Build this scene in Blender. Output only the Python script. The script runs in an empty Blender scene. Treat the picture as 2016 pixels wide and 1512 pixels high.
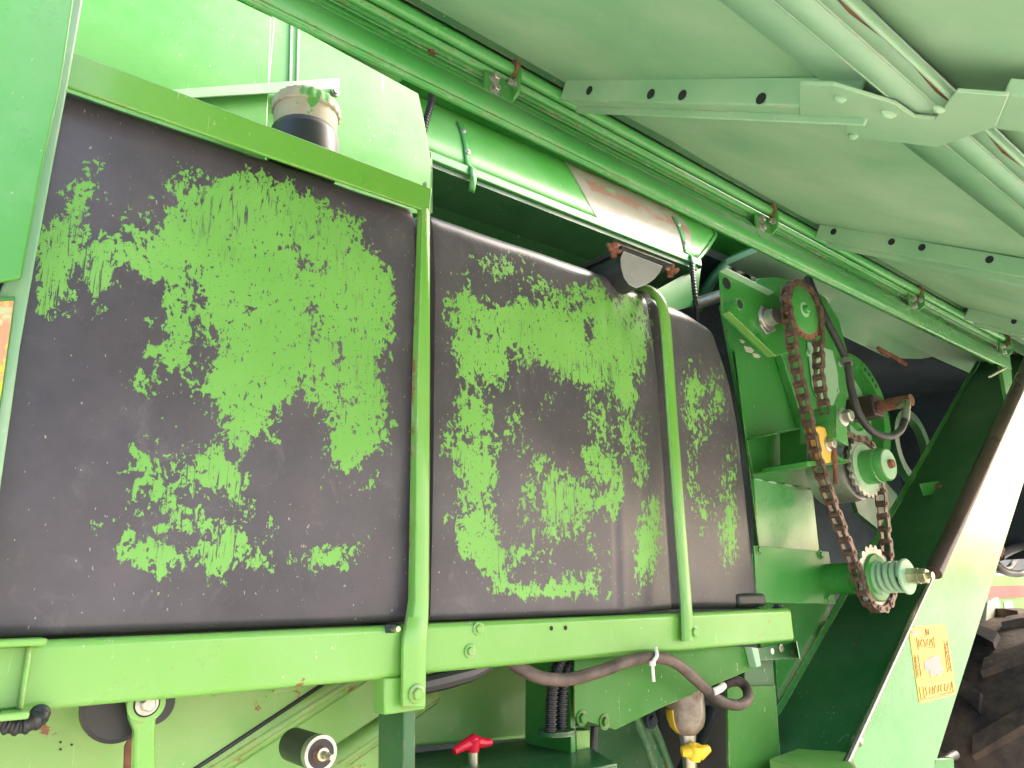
import bpy, bmesh, math, random
from mathutils import Vector, Matrix, noise
R = random.Random(7)
SC = bpy.context.scene
COL = SC.collection
S = 0.7                       # metres per working unit
CZ = 1.5                      # camera height above the ground (m)

# ------------------------------------------------------------------ camera, light
F = 1461.0
XC = Vector((2940-1008, 1140-756, F)).normalized()       # world X (along the machine) seen by the camera (x right, y down, z ahead)
ZC = Vector((908-1008, -4300-756, F)).normalized()
XC = (XC - ZC*XC.dot(ZC)).normalized()
YC = ZC.cross(XC)
cam_d = bpy.data.cameras.new('camera'); cam = bpy.data.objects.new('camera', cam_d); COL.objects.link(cam)
right = Vector((XC.x, YC.x, ZC.x)); up = -Vector((XC.y, YC.y, ZC.y)); back = -Vector((XC.z, YC.z, ZC.z))
M = Matrix((right, up, back)).transposed().to_4x4(); M.translation = (0, 0, CZ)
cam.matrix_world = M
cam_d.sensor_width = 36; cam_d.lens = F/2016*36; cam_d.clip_start = .02; cam_d.clip_end = 3000
SC.camera = cam

SUN_EL, SUN_AZ = math.radians(40), math.radians(70)     # azimuth from -Y towards +X
w = bpy.data.worlds.new('World'); SC.world = w; w.use_nodes = True
nt = w.node_tree; bg = nt.nodes['Background']
sky = nt.nodes.new('ShaderNodeTexSky'); sky.sky_type = 'NISHITA'; sky.sun_disc = False
sky.sun_elevation = SUN_EL; sky.sun_rotation = math.pi - SUN_AZ
sky.air_density = 1.0; sky.dust_density = 6.0; sky.ozone_density = .6
nt.links.new(sky.outputs[0], bg.inputs[0]); bg.inputs[1].default_value = .15
sd = bpy.data.lights.new('sun', 'SUN'); sun = bpy.data.objects.new('sun', sd); COL.objects.link(sun)
sd.energy = .62; sd.angle = math.radians(24); sd.color = (1, .96, .9)
sdir = Vector((math.sin(SUN_AZ)*math.cos(SUN_EL), -math.cos(SUN_AZ)*math.cos(SUN_EL), math.sin(SUN_EL)))
sun.rotation_euler = sdir.to_track_quat('Z', 'Y').to_euler(); sun.location = (0, 0, 20)
SC.view_settings.view_transform = 'Standard'; SC.view_settings.look = 'None'
SC.view_settings.exposure = 2.45; SC.view_settings.gamma = 1; SC.view_settings.use_curve_mapping = False
SC.render.resolution_x = 1024; SC.render.resolution_y = 768

# ------------------------------------------------------------------ measuring
def ray(px, py):
    c = Vector(((px-1008)/F, (py-756)/F, 1))
    return Vector((XC.dot(c), YC.dot(c), ZC.dot(c)))
def PY(px, py, Y): r = ray(px, py); return r*(Y/r.y)
def PX(px, py, X): r = ray(px, py); return r*(X/r.x)
def PZ(px, py, Z): r = ray(px, py); return r*(Z/r.z)
def pix(p):
    c = XC*p.x + YC*p.y + ZC*p.z
    return (1008+F*c.x/c.z, 756+F*c.y/c.z)
def plen(px, py, Y, n): r = ray(px, py); return n/F*(Y/r.y)     # length of n photo pixels at that depth
V = Vector

# ------------------------------------------------------------------ mesh helpers
ROOTLOC = V((1.6*S, 2.0*S, 0))
class MB:
    def __init__(s): s.v = []; s.f = []
    def add(s, vs, fs):
        o = len(s.v); s.v += [V(p) for p in vs]; s.f += [tuple(i+o for i in f) for f in fs]; return s
    def prism(s, poly, ext):
        n = len(poly); e = V(ext)
        a = [V(p) for p in poly]; b = [p+e for p in a]
        nrm = V((0,0,0))
        for i in range(n): nrm += a[i].cross(a[(i+1) % n])
        if nrm.dot(e) > 0: a.reverse(); b.reverse()
        fs = [tuple(range(n)), tuple(range(2*n-1, n-1, -1))]
        fs += [(i, i+n, (i+1) % n+n, (i+1) % n) for i in range(n)]
        return s.add(a+b, fs)
    def plate(s, pts, Y, th):                      # plate facing the viewer, outline measured on the plane Y
        return s.prism([PY(x, y, Y) for x, y in pts], (0, th, 0))
    def box(s, x0, x1, y0, y1, z0, z1):
        return s.prism([V((x0,y0,z0)), V((x1,y0,z0)), V((x1,y0,z1)), V((x0,y0,z1))], (0, y1-y0, 0))
    def tube(s, pts, r, n=12, closed=False, cap=True):
        pts = [V(p) for p in pts]; m = len(pts); rs = r if isinstance(r, (list, tuple)) else [r]*m
        rings = []; ref = None
        for i, p in enumerate(pts):
            a = pts[(i-1) % m] if (closed or i) else p; b = pts[(i+1) % m] if (closed or i < m-1) else p
            t = (b-a).normalized()
            if ref is None: ref = t.orthogonal().normalized()
            ref = (ref - t*ref.dot(t)); ref = ref.normalized() if ref.length > 1e-6 else t.orthogonal().normalized()
            q = t.cross(ref)
            rings.append([p+(ref*math.cos(2*math.pi*k/n)+q*math.sin(2*math.pi*k/n))*rs[i] for k in range(n)])
        vs = [q for g in rings for q in g]; fs = []
        for i in range(m if closed else m-1):
            j = (i+1) % m
            fs += [(i*n+k, i*n+(k+1) % n, j*n+(k+1) % n, j*n+k) for k in range(n)]
        if cap and not closed: fs += [tuple(range(n-1, -1, -1)), tuple((m-1)*n+k for k in range(n))]
        return s.add(vs, fs)
    def lathe(s, o, axis, prof, n=32, ref=None, arc=None, r_fn=None):   # prof: (height along axis, radius)
        o = V(o); a = V(axis).normalized(); u = (V(ref) if ref else a.orthogonal()).normalized(); u = (u-a*u.dot(a)).normalized(); q = a.cross(u)
        m = len(prof); vs = []
        for h, r in prof:
            for k in range(n):
                t = 2*math.pi*k/n; rr = r*(r_fn(k) if r_fn else 1)
                vs.append(o+a*h+(u*math.cos(t)+q*math.sin(t))*rr)
        fs = []
        for i in range(m-1): fs += [(i*n+k, i*n+(k+1) % n, (i+1)*n+(k+1) % n, (i+1)*n+k) for k in range(n)]
        fs += [tuple(range(n-1, -1, -1)), tuple((m-1)*n+k for k in range(n))]
        return s.add(vs, fs)
    def ring(s, o, axis, r0, r1, h, n=40):          # flat ring with a hole
        o = V(o); a = V(axis).normalized(); u = a.orthogonal().normalized(); q = a.cross(u); vs = []
        for hh, r in ((0, r0), (h, r0), (h, r1), (0, r1)):
            vs += [o+a*hh+(u*math.cos(2*math.pi*k/n)+q*math.sin(2*math.pi*k/n))*r for k in range(n)]
        fs = []
        for i in range(4):
            j = (i+1) % 4; fs += [(i*n+k, i*n+(k+1) % n, j*n+(k+1) % n, j*n+k) for k in range(n)]
        return s.add(vs, fs)
    def bolt(s, p, d, r, h=None):                    # washer and hexagonal head, standing on p, pointing along d
        h = h or r*.75; d = V(d).normalized()
        s.lathe(V(p)-d*.004, d, [(0, r*1.5), (.004+r*.2, r*1.5), (.004+r*.28, r*1.38)], 20)
        s.lathe(V(p)+d*r*.2, d, [(0, r), (h*.85, r), (h, r*.82)], 6)
        return s
    def build(s, name, mat, parent=None, bevel=0.0, sharp=35, solid=0, sub=0, label=None, seg=2):
        me = bpy.data.meshes.new(name)
        off = V((0,0,0)) if parent is False else ROOTLOC
        me.from_pydata([tuple(V((p.x*S, p.y*S, p.z*S+CZ))-off) for p in s.v], [], s.f)
        bm = bmesh.new(); bm.from_mesh(me); bmesh.ops.recalc_face_normals(bm, faces=bm.faces) if not solid else None
        bm.to_mesh(me); bm.free()
        for p in me.polygons: p.use_smooth = True
        me.set_sharp_from_angle(angle=math.radians(sharp)); me.update()
        o = bpy.data.objects.new(name, me); COL.objects.link(o)
        if mat: me.materials.append(mat)
        if parent: o.parent = parent
        if solid:
            m = o.modifiers.new('thickness', 'SOLIDIFY'); m.thickness = solid*S; m.offset = 0
        if bevel:
            m = o.modifiers.new('edges', 'BEVEL'); m.width = bevel*S; m.segments = seg; m.limit_method = 'ANGLE'; m.angle_limit = math.radians(40)
        if label: o['label'] = label
        return o
def inlay(o, mb, mat, off=None):                     # holes, welds and printing that belong to the surface of o
    me = o.data; bm = bmesh.new(); bm.from_mesh(me); vs = [bm.verts.new(V((p.x*S, p.y*S, p.z*S+CZ))-ROOTLOC) for p in mb.v]
    if mat.name not in [m.name for m in me.materials]: me.materials.append(mat)
    ix = [m.name for m in me.materials].index(mat.name)
    for f in mb.f:
        q = bm.faces.new([vs[i] for i in f]); q.material_index = ix; q.smooth = len(f) < 5
    bm.to_mesh(me); bm.free()
def spot(p, axis, r, n=20):                          # one flat disc face
    a = V(axis).normalized(); u = a.orthogonal().normalized(); q = a.cross(u)
    return MB().add([V(p)+(u*math.cos(2*math.pi*k/n)+q*math.sin(2*math.pi*k/n))*r for k in range(n)], [tuple(range(n))])
def spline(pts, n=8):
    pts = [V(p) for p in pts]; out = []
    for i in range(len(pts)-1):
        p0 = pts[max(i-1, 0)]; p1 = pts[i]; p2 = pts[i+1]; p3 = pts[min(i+2, len(pts)-1)]
        for k in range(n):
            t = k/n
            out.append(.5*((2*p1)+(p2-p0)*t+(2*p0-5*p1+4*p2-p3)*t*t+(3*p1-p0-3*p2+p3)*t**3))
    return out+[pts[-1]]
def corrugated(pts, r, pitch, n=14):                 # ribbed plastic conduit
    pts = spline(pts, 24); d = [0]
    for a, b in zip(pts, pts[1:]): d.append(d[-1]+(b-a).length)
    L = d[-1]; k = max(8, int(L/pitch*4)); out = []; rs = []; j = 0
    for i in range(k+1):
        t = L*i/k
        while j < len(d)-2 and d[j+1] < t: j += 1
        f = (t-d[j])/max(d[j+1]-d[j], 1e-9); out.append(pts[j].lerp(pts[j+1], min(1, f))); rs.append(r*(1.0 if i % 4 in (0, 1) else .8))
    return MB().tube(out, rs, n)

# ------------------------------------------------------------------ materials
class N:
    def __init__(s, name):
        s.m = bpy.data.materials.new(name); s.m.use_nodes = True; s.t = s.m.node_tree
        s.b = s.t.nodes['Principled BSDF']; s.tc = s.t.nodes.new('ShaderNodeTexCoord')
    def n(s, kind, **kw):
        x = s.t.nodes.new('ShaderNode'+kind)
        for k, v in kw.items(): setattr(x, k, v)
        return x
    def l(s, a, b): s.t.links.new(a, b)
    def noise(s, scale, detail=4, rough=.55, stretch=None, dist=0, off=None):
        x = s.n('TexNoise'); x.inputs['Scale'].default_value = scale; x.inputs['Detail'].default_value = detail
        x.inputs['Roughness'].default_value = rough; x.inputs['Distortion'].default_value = dist
        mp = s.n('Mapping'); s.l(s.tc.outputs['Object'], mp.inputs[0]); mp.inputs['Scale'].default_value = stretch or (1, 1, 1)
        if off: mp.inputs['Location'].default_value = off
        s.l(mp.outputs[0], x.inputs['Vector']); return x.outputs['Fac']
    def ramp(s, f, a, b, lo=0., hi=1.):
        x = s.n('MapRange'); x.inputs[1].default_value = a; x.inputs[2].default_value = b; x.inputs[3].default_value = lo; x.inputs[4].default_value = hi
        s.l(f, x.inputs[0]); return x.outputs[0]
    def mix(s, f, a, b):
        x = s.n('Mix', data_type='RGBA')
        if isinstance(f, (int, float)): x.inputs[0].default_value = f
        else: s.l(f, x.inputs[0])
        for i, c in ((6, a), (7, b)):
            if isinstance(c, tuple): x.inputs[i].default_value = c+(1,)
            else: s.l(c, x.inputs[i])
        return x.outputs[2]
    def math(s, op, a, b=None):
        x = s.n('Math', operation=op)
        for i, c in ((0, a), (1, b)):
            if c is None: continue
            if isinstance(c, (int, float)): x.inputs[i].default_value = c
            else: s.l(c, x.inputs[i])
        return x.outputs[0]
    def set(s, k, v):
        if isinstance(v, (int, float)): s.b.inputs[k].default_value = v
        elif isinstance(v, tuple): s.b.inputs[k].default_value = v+(1,) if len(v) == 3 else v
        else: s.l(v, s.b.inputs[k])
        return s
    def bump(s, h, strength, dist=.01):
        x = s.n('Bump'); x.inputs['Strength'].default_value = strength; x.inputs['Distance'].default_value = dist
        s.l(h, x.inputs['Height']); s.l(x.outputs[0], s.b.inputs['Normal'])
def paint(name, col, rough=.28, dust=.25, dustcol=(.42, .45, .36), chips=.0, chipcol=(.25, .09, .04), coat=.3, wave=.25):
    k = N(name)
    d = k.ramp(k.noise(2.2, 8, .65), .42, .72, 0, dust)
    c = k.mix(k.ramp(k.noise(1.1, 3), .35, .65), tuple(x*.88 for x in col), tuple(min(1, x*1.1) for x in col))
    c = k.mix(d, c, dustcol)
    sp = k.ramp(k.noise(140, 2, .5, (1, 1, .6)), .70, .74, 0, .55)                 # straw specks and nicks
    sp = k.math('MULTIPLY', sp, k.ramp(k.noise(6, 2), .45, .6))
    c = k.mix(sp, c, (.55, .55, .42))
    sc = k.ramp(k.noise(9, 3, .6, (7, 7, .5), 1.5), .69, .73, 0, .35)             # fine scratches
    c = k.mix(sc, c, (.5, .6, .45))
    if chips:
        bv = k.n('Bevel', samples=4); bv.inputs[0].default_value = .0045; ge = k.n('NewGeometry')
        dt = k.n('VectorMath', operation='DOT_PRODUCT'); k.l(bv.outputs[0], dt.inputs[0]); k.l(ge.outputs['Normal'], dt.inputs[1])
        ed = k.math('MULTIPLY', k.ramp(dt.outputs['Value'], .975, .90), k.ramp(k.noise(22, 5, .7), .50, .56))
        c = k.mix(k.math('MULTIPLY', ed, .8), c, k.mix(k.ramp(k.noise(30, 3), .45, .55), (.45, .42, .34), chipcol))
        ch = k.ramp(k.noise(16, 8, .72), .70-chips*.12, .715-chips*.12)
        c = k.mix(ch, c, chipcol)
    k.set('Base Color', c)
    k.set('Roughness', k.ramp(k.noise(4, 6, .65), .3, .75, rough*.75, min(1, rough*1.7+dust*.3)))
    k.set('Coat Weight', coat).set('Coat Roughness', .12)
    k.bump(k.math('ADD', k.math('MULTIPLY', k.noise(1.6, 2), wave*6), k.math('MULTIPLY', k.noise(60, 2), .02)), .35, .02)
    return k.m
def plain(name, col, rough=.5, metal=0, var=.25, scale=12, bump=.1, spec=.5):
    k = N(name)
    k.set('Base Color', k.mix(k.ramp(k.noise(scale, 6, .65), .35, .68), tuple(x*(1-var) for x in col), tuple(min(1, x*(1+var)) for x in col)))
    k.set('Roughness', k.ramp(k.noise(scale*.7, 5), .3, .7, rough*.8, min(1, rough*1.2))); k.set('Metallic', metal).set('Specular IOR Level', spec)
    k.bump(k.noise(scale*6, 4), bump, .004)
    return k.m
def rusty(name, a=(.30, .12, .08), b=(.12, .05, .035), rough=.75, metal=.2):
    k = N(name)
    c = k.mix(k.ramp(k.noise(30, 8, .7), .35, .62), b, a)
    c = k.mix(k.ramp(k.noise(90, 3), .62, .7, 0, .6), c, (.42, .26, .2))
    k.set('Base Color', c).set('Roughness', rough).set('Metallic', metal); k.bump(k.noise(150, 4), .35, .003)
    return k.m
G = (.052, .33, .062)
MG = paint('machine_green_paint', (.036, .25, .038), .30, .12, chips=.32, coat=.15)
MGr = paint('rail_green_paint', G, .26, .2, chips=.3)
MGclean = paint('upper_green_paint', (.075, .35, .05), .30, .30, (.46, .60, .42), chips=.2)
MGy = paint('ground_lit_green_paint', (.135, .38, .045), .30, .2, chips=.30, coat=.4)  # same green, yellowed and lightened in colour for warm light off the ground
MGd = paint('dusty_green_paint', (.25, .48, .29), .42, .5, (.55, .60, .50), chips=.1, chipcol=(.5, .55, .45), coat=.1)
MGshade = paint('beam_shade_green_paint', (.026, .17, .008), .5, .05, chips=.2, coat=.0)  # same green darkened in colour for the shade under the beam
MGdark = paint('shade_dark_green_paint', (.014, .11, .028), .4, .12, chips=.2, coat=.1)  # green darkened in colour for shade on recessed and turned-away parts
MGw = paint('worn_frame_paint', (.15, .38, .08), .36, .45, (.48, .48, .25), chips=.5, coat=.2)
MGs = paint('glossy_shield_paint', (.07, .33, .085), .18, .26, (.48, .54, .42), chips=.1, coat=.4, wave=.5)
MBLK = plain('black_plastic', (.022, .022, .026), .42, 0, .4, 6)
MRUB = plain('rubber_hose', (.045, .042, .045), .5, 0, .5, 10, .2)
MHOSE = plain('dusty_rubber_hose', (.10, .068, .058), .6, 0, .75, 9, .3)
MCON = plain('conduit_plastic', (.016, .016, .02), .38, 0, .3, 10, .05)
MRUST = rusty('rusty_steel')
MCHAIN = rusty('rusty_chain', (.23, .145, .115), (.10, .06, .05), .45, .55)
MSTEEL = plain('dull_steel', (.46, .45, .42), .38, .85, .3, 14)
MPLATED = plain('plated_steel', (.58, .53, .38), .33, .9, .25, 10)
MCHROME = plain('polished_rod', (.36, .31, .29), .22, 1, .1, 20, .02)
MGREY = plain('grey_lamp_plastic', (.30, .30, .32), .5, 0, .15, 9)
MRED = plain('red_plastic', (.75, .012, .05), .35, 0, .12, 20)
MYEL = plain('yellow_plastic', (.86, .56, .03), .4, 0, .15, 18)
MYBLK = plain('yellow_guide_plastic', (.85, .52, .10), .5, 0, .2, 12)
MWHITE = plain('white_nylon', (.78, .72, .66), .5, 0, .1, 20)
MDARK = plain('shade_dark_steel', (.020, .036, .048), .7, 0, .4, 4)  # near-black steel; shade of the recesses and bay is put into its colour
MHOLE = plain('hole_and_gap_black', (.012, .016, .018), .8, 0, .1, 4)  # near-black for holes; also stands in for shade in the bowl gap
MBROWN = plain('brown_strut_paint', (.075, .045, .045), .3, .2, .3, 7)
MPALE = plain('pale_primer', (.62, .6, .48), .6, 0, .15, 9)

def add_parts(fn, *a): return fn(*a)
# ------------------------------------------------------------------ the machine
root = bpy.data.objects.new('combine_harvester', None); COL.objects.link(root)
root.location = ROOTLOC; root.empty_display_size = .3
root['label'] = 'green combine harvester, side door raised over a black fuel tank of peeling green paint'
root['category'] = 'combine harvester'

def bolts(parent, mat, items, d=(0, -1, 0)):
    for x, y, Y, n in items:
        p = PY(x, y, Y); MB().bolt(p, d, plen(x, y, Y, n)).build('bolt', mat, parent)
def disc_holes(parent, items, mat=None, name='bolt_hole'):
    for x, y, Y, n in items:
        p = PY(x, y, Y); r = plen(x, y, Y, n)
        inlay(parent, spot(p-V((0, .0015, 0)), (0, -1, 0), r), mat or MHOLE)

# ---- fuel tank with its peeling paint
PAINT = [
 (75, 300, 25, """
0002200000000000000000000000
0005300000044000330000000000
0355300000443578765400000000
0236300001366589999964000000
0066000220656899999998640000
1576011232668999999989876300
3893124236999999999777996300
4885566457999999998457975400
6965676768869999999953469970
7853664467655798999976589997
8832641013554798768999999998
8720410001643698658996898998
4410310000653688668884589998
0100110011662567677795489976
0000000000663547799965488985
0000000035752126888785636862
0000000005764367799975749952
0000000233233499899755485961
0000000442013798889843648662
0000010022002579865521655663
0000000001000168864212468864
0000000003100048843000269855
0000000012000036522000278854
0000000431112433200001379943
0000000453453673000000247510
0000002354445687100000100340
0000002534533446000000100340
0000001324421113211000000000
0000003222443313201000000000
0001204213535554102000000000
0000103453103567301000011400
0000004768734898532024675200
0000000265323883553024653000
0000000003120330100000000000"""),
 (875, 500, 25, """
0023321000000000
0114541100000000
0200001520460300
4862034254447141
4875887854588874
2648788998818746
1745699999919898
2987814899989898
0778834378999586
0547710024796563
0542410001143582
0751000220023461
1785130200034133
3485030000044352
3444231000004143
6764123110364144
1797000522057607
0498002364235606
0586005386544603
0454004488755601
2465002466432301
2675003356510002
0786200023430003
0588774420113004
0028630220022003
0002620023452003
0002666889752000"""),
 (1275, 700, 25, """
0003020
0003230
0007440
0005050
0006440
0006120
0003310
0004003
0002002
0003004
0003204
0001424
0000407
0000227
0000026
0000005
0000003"""),
 (1250, 975, 25, """
260
360
560
760
760
740
430
200"""),
]
GR = []
for x0, y0, c, t in PAINT:
    rows = t.strip('\n').split('\n'); GR.append((x0, y0, c, rows))
def dens(px, py):
    best = 0
    for x0, y0, c, rows in GR:
        gx = (px-x0)/c-.5; gy = (py-y0)/c-.5
        i = math.floor(gx); j = math.floor(gy); fx = gx-i; fy = gy-j
        if i < -1 or j < -1 or j > len(rows) or i > 40: continue
        def g(a, b): return int(rows[b][a])/9 if 0 <= b < len(rows) and 0 <= a < len(rows[b]) else 0
        d = (g(i, j)*(1-fx)+g(i+1, j)*fx)*(1-fy)+(g(i, j+1)*(1-fx)+g(i+1, j+1)*fx)*fy
        best = max(best, d)
    return best
bx0_ = -.25
X1 = PY(829, 850, 1.6).x; X2 = PY(1327, 850, 1.6).x; ZB = PY(450, 1238, 1.62).z; ZT = 1.075
XCR = PY(1200, 900, 1.6).x; XE = 2.535
def sm(t): t = max(0, min(1, t)); return t*t*(3-2*t)
def tank_y(X):
    y = 1.6
    y += .052*sm((X-XCR+.03)/.5)
    if X > X2: y += .05*((X-X2)/(XE-X2))**2
    y += .055*math.exp(-((X-X1-.004)/.022)**4)            # slot that takes the first strap
    y += .030*math.exp(-((X-X2)/.022)**4)
    if X > XE-.1: t = (X-XE+.1)/.1; y += .17*(1-math.sqrt(max(0, 1-t*t)))
    return y
mb = MB(); xs = []
x = -.35
while x < XE-.10: xs.append(x); x += .0125
for k in range(0, 13): xs.append(XE-.1+.1*math.sin(k/12*math.pi/2))
prof = [(.5, 0), (.2, 0)]
r = .022
for k in range(7): a = k/6*math.pi/2; prof.append((r-r*math.sin(a), r-r*math.cos(a)))
H = ZT-ZB; rt = .075
nz = 76
for k in range(1, nz): prof.append((0, r+(H-rt-r)*k/nz))
for k in range(0, 11): a = k/10*math.pi/2; prof.append((rt-rt*math.cos(a), H-rt+rt*math.sin(a)))
prof += [(.2, H+.004), (.5, H+.004)]
for X in xs:
    yb = tank_y(X)
    for dy, h in prof:
        z = ZB+h
        top = sm((h-H*.45)/(H*.55)); e = sm((X-2.0)/(XE-2.0))
        xx = X-.085*top*top*e+.02*e*sm((.25-h)/.25)
        dr = -.022*e*e*sm((h-H*.8)/(H*.2))
        y = yb+dy+.012*sm((h-.75*H)/(.25*H))
        y += .004*noise.noise(V((X*3, z*3, 1)))+.0015*noise.noise(V((X*9, z*9, 4)))-.008*math.sin(min(1, max(0, h/H))*math.pi)*(1 if X < XCR else .6)
        y += .004*math.exp(-((X-XCR-.03*h)/.012)**2)-.004*math.exp(-((X-XCR-.03-.03*h)/.02)**2)
        zz = z+dr
        if X > X1+.03 and h < .05: zz += .012*noise.noise(V((X*2.2, 7, 0)))
        mb.v.append(V((xx, y, zz)))
n = len(prof)
for i in range(len(xs)-1):
    mb.f += [(i*n+k, (i+1)*n+k, (i+1)*n+k+1, i*n+k+1) for k in range(n-1)]
k = N('peeling_green_on_black_plastic')
at = k.n('Attribute', attribute_name='paint')
grain = k.math('ADD', k.math('MULTIPLY', k.noise(60, 6, .66, (1, 1, .75), .6), .56), k.math('MULTIPLY', k.noise(150, 3, .6, (1, 1, .7)), .27))
grain = k.math('ADD', grain, k.math('MULTIPLY', k.noise(13, 4, .6, (1.6, 1.6, .6)), .20))
thr = k.math('SUBTRACT', k.math('MULTIPLY', k.ramp(at.outputs['Fac'], 0, 1, -.02, .98), .44), k.ramp(grain, .408, .642, 0, .44))
thr = k.math('ADD', thr, .022)
pm = k.ramp(thr, -.004, .004)
nick = k.math('ADD', k.ramp(k.noise(170, 3, .6, (1, 1, .5)), .640, .655), k.math('MULTIPLY', k.ramp(k.noise(40, 5, .7, (2.2, 2.2, .16), 2.3), .56, .585), k.ramp(k.noise(4, 3), .50, .60)))
pm = k.math('MULTIPLY', pm, k.math('SUBTRACT', 1, k.math('MINIMUM', nick, 1)))
pm = k.math('MULTIPLY', pm, k.ramp(at.outputs['Fac'], .02, .06))
dust = k.math('ADD', k.ramp(k.noise(3, 7, .65), .35, .75, 0, .7), k.ramp(k.noise(14, 6, .75, (1, 1, .6), 1.5), .56, .75, 0, .5))
blk = k.mix(dust, (.050, .044, .058), (.142, .122, .146))
sp = k.ramp(k.noise(200, 2, .5, (1, 1, .5)), .715, .74, 0, .75)
blk = k.mix(sp, blk, (.40, .36, .30))
grn = k.mix(k.ramp(k.noise(5, 5), .3, .7), (.145, .38, .070), (.185, .44, .095))
grn = k.mix(k.ramp(k.noise(240, 2), .70, .72, 0, .8), grn, (.05, .06, .05))
k.set('Base Color', k.mix(pm, blk, grn))
k.set('Roughness', k.mix(pm, (.33, .33, .33), (.5, .5, .5))).set('Specular IOR Level', .45)
k.bump(k.math('ADD', k.math('MULTIPLY', pm, .12), k.math('MULTIPLY', k.noise(90, 3), .05)), .5, .004)
MTANK = k.m
tank = mb.build('fuel_tank', MTANK, root, sharp=60, label='black plastic fuel tank with green paint peeling off in patches')
att = tank.data.attributes.new('paint', 'FLOAT', 'POINT')
vals = []
for i, p in enumerate(mb.v):
    kk = i % n
    if kk < 3 or kk > n-3: vals.append(0.); continue
    q = pix(p); vals.append(dens(*q))
att.data.foreach_set('value', vals)
MB().box(bx0_, X2-.16, 1.66, 1.70, PY(450, 1245, 1.565).z-.01, ZB+.03).build('tank_gap_block', MBLK, tank)  # black strip added to stop light coming through under the tank
# foot at the tank's end
mb = MB(); a = PY(1478, 1168, 1.66); b = PY(1512, 1197, 1.66)
mb.box(a.x-.08, b.x, 1.66, 1.9, b.z+.005, a.z); mb.build('tank_foot', MBLK, tank, bevel=.014, seg=3)
# filler neck and cap
c0 = PY(598, 300, 1.72); rn = plen(605, 250, 1.75, 62)
ztop = PY(600, 178, 1.75).z
neck = MB().lathe((c0.x, 1.72, c0.z-.06), (0, 0, 1), [(0, rn*1.05), (.10, rn*1.05), (.115, rn*1.0), (.125, rn*.9), (.2, rn*.9)], 48).build('filler_neck', MBLK, tank, label='black plastic filler neck')
k = N('flaked_cap_paint')
cp = k.ramp(k.noise(9, 6, .65), .58, .595)
k.set('Base Color', k.mix(cp, k.mix(k.ramp(k.noise(20, 5), .3, .7), (.33, .30, .23), (.46, .42, .34)), (.10, .33, .08))).set('Roughness', .65); k.bump(k.noise(60, 4), .3, .004)
zr = PY(600, 262, 1.72).z
mb = MB().lathe((c0.x, 1.72, zr), (0, 0, 1), [(0, rn*.9), (.002, rn*.94), (.048, rn*.97), (.052, rn*.97)], 64)
mb.lathe((c0.x, 1.72, zr+.052), (0, 0, 1), [(0, rn*1.0), (.004, rn*1.04), (.026, rn*1.03), (.036, rn*.98), (.04, rn*.8)], 96, r_fn=lambda q: 1.015 if q % 4 < 2 else .985)
mb.build('filler_cap', k.m, tank, sharp=28, label='ribbed filler cap with flaking green paint')

# straps that hold the tank
def loft_strap():
    mb = MB(); st = [(410, 826, 847, 838), (560, 821, 847, 838), (760, 815, 847, 832), (1000, 811, 846, 832), (1180, 808, 845, 832), (1215, 803, 844, 832), (1250, 796, 842, 826), (1275, 794, 840, 818), (1392, 793, 838, 816)]
    for y, a, b, c in st:
        t = sm((y-1180)/90); yf = 1.552-.012*t; yb = 1.60*(1-t)+1.552*t
        # left return runs back into the slot, crest catches the light, right side falls away
        pts = [PY(a, y, yf+.020*(1-t)), PY((a*.6+c*.4), y, yf+.004*(1-t)), PY(c, y, yf), PY(b-2, y, yf+.004*(1-t)), PY(b, y, yf+.012*(1-t)+.003)]
        mb.v += pts+[p+V((0, .012, 0)) for p in reversed(pts)]
    m = 10
    for i in range(len(st)-1): mb.f += [(i*m+k, i*m+(k+1) % m, (i+1)*m+(k+1) % m, (i+1)*m+k) for k in range(m)]
    mb.f += [tuple(range(m)), tuple(range((len(st)-1)*m+m-1, (len(st)-1)*m-1, -1))]
    return mb
st1 = loft_strap().build('tank_strap', MGy, root, bevel=.002, label='twisted flat green strap bolted down between the tank halves')
bolts(st1, MGy, [(820, 1366, 1.538, 12)])
mb = MB(); path = []
for x, y, Y in [(1240, 562, 1.75), (1272, 568, 1.66), (1292, 580, 1.61), (1305, 606, 1.585), (1312, 660, 1.578), (1320, 780, 1.575), (1332, 950, 1.572), (1346, 1130, 1.565), (1351, 1200, 1.556), (1353, 1262, 1.553)]: path.append(PY(x, y, Y))
path = spline(path, 6)
for i, p in enumerate(path):
    t = (path[min(i+1, len(path)-1)]-path[max(i-1, 0)]).normalized(); side = V((1, 0, 0)); nn = t.cross(side).normalized()
    if nn.y > 0 and abs(nn.z) < .9: nn = -nn
    wv = .024; fl = 1
    for a in range(12):
        q = 2*math.pi*a/12; mb.v.append(p+side*math.cos(q)*wv+nn*math.sin(q)*.014)
for i in range(len(path)-1): mb.f += [(i*12+k, i*12+(k+1) % 12, (i+1)*12+(k+1) % 12, (i+1)*12+k) for k in range(12)]
mb.f += [tuple(range(12)), tuple(range(len(mb.v)-12, len(mb.v)))]
st2 = mb.build('tank_strap', MGy, root, label='rounded green strap hooked over the tank top near its right end')
bolts(st2, MGy, [(1365, 1245, 1.548, 9)])

# ---- lip over the tank, upper body
fl = MB(); fl.plate([(140, 100), (851, 370), (846, 418), (128, 168)], 1.555, .01)
a = PY(140, 100, 1.555); b = PY(851, 370, 1.555)
lip = fl.build('tank_top_rail', MGy, root, bevel=.003, label='flat green rail along the top edge of the tank')
MB().prism([a+V((0, .011, -.008)), b+V((0, .011, -.008)), b+V((0, .1, -.008)), a+V((0, .1, -.008))], (0, 0, .007)).build('rail_flange', MGy, lip)
bolts(lip, MSTEEL, [(838, 362, 1.555, 3)])
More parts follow.
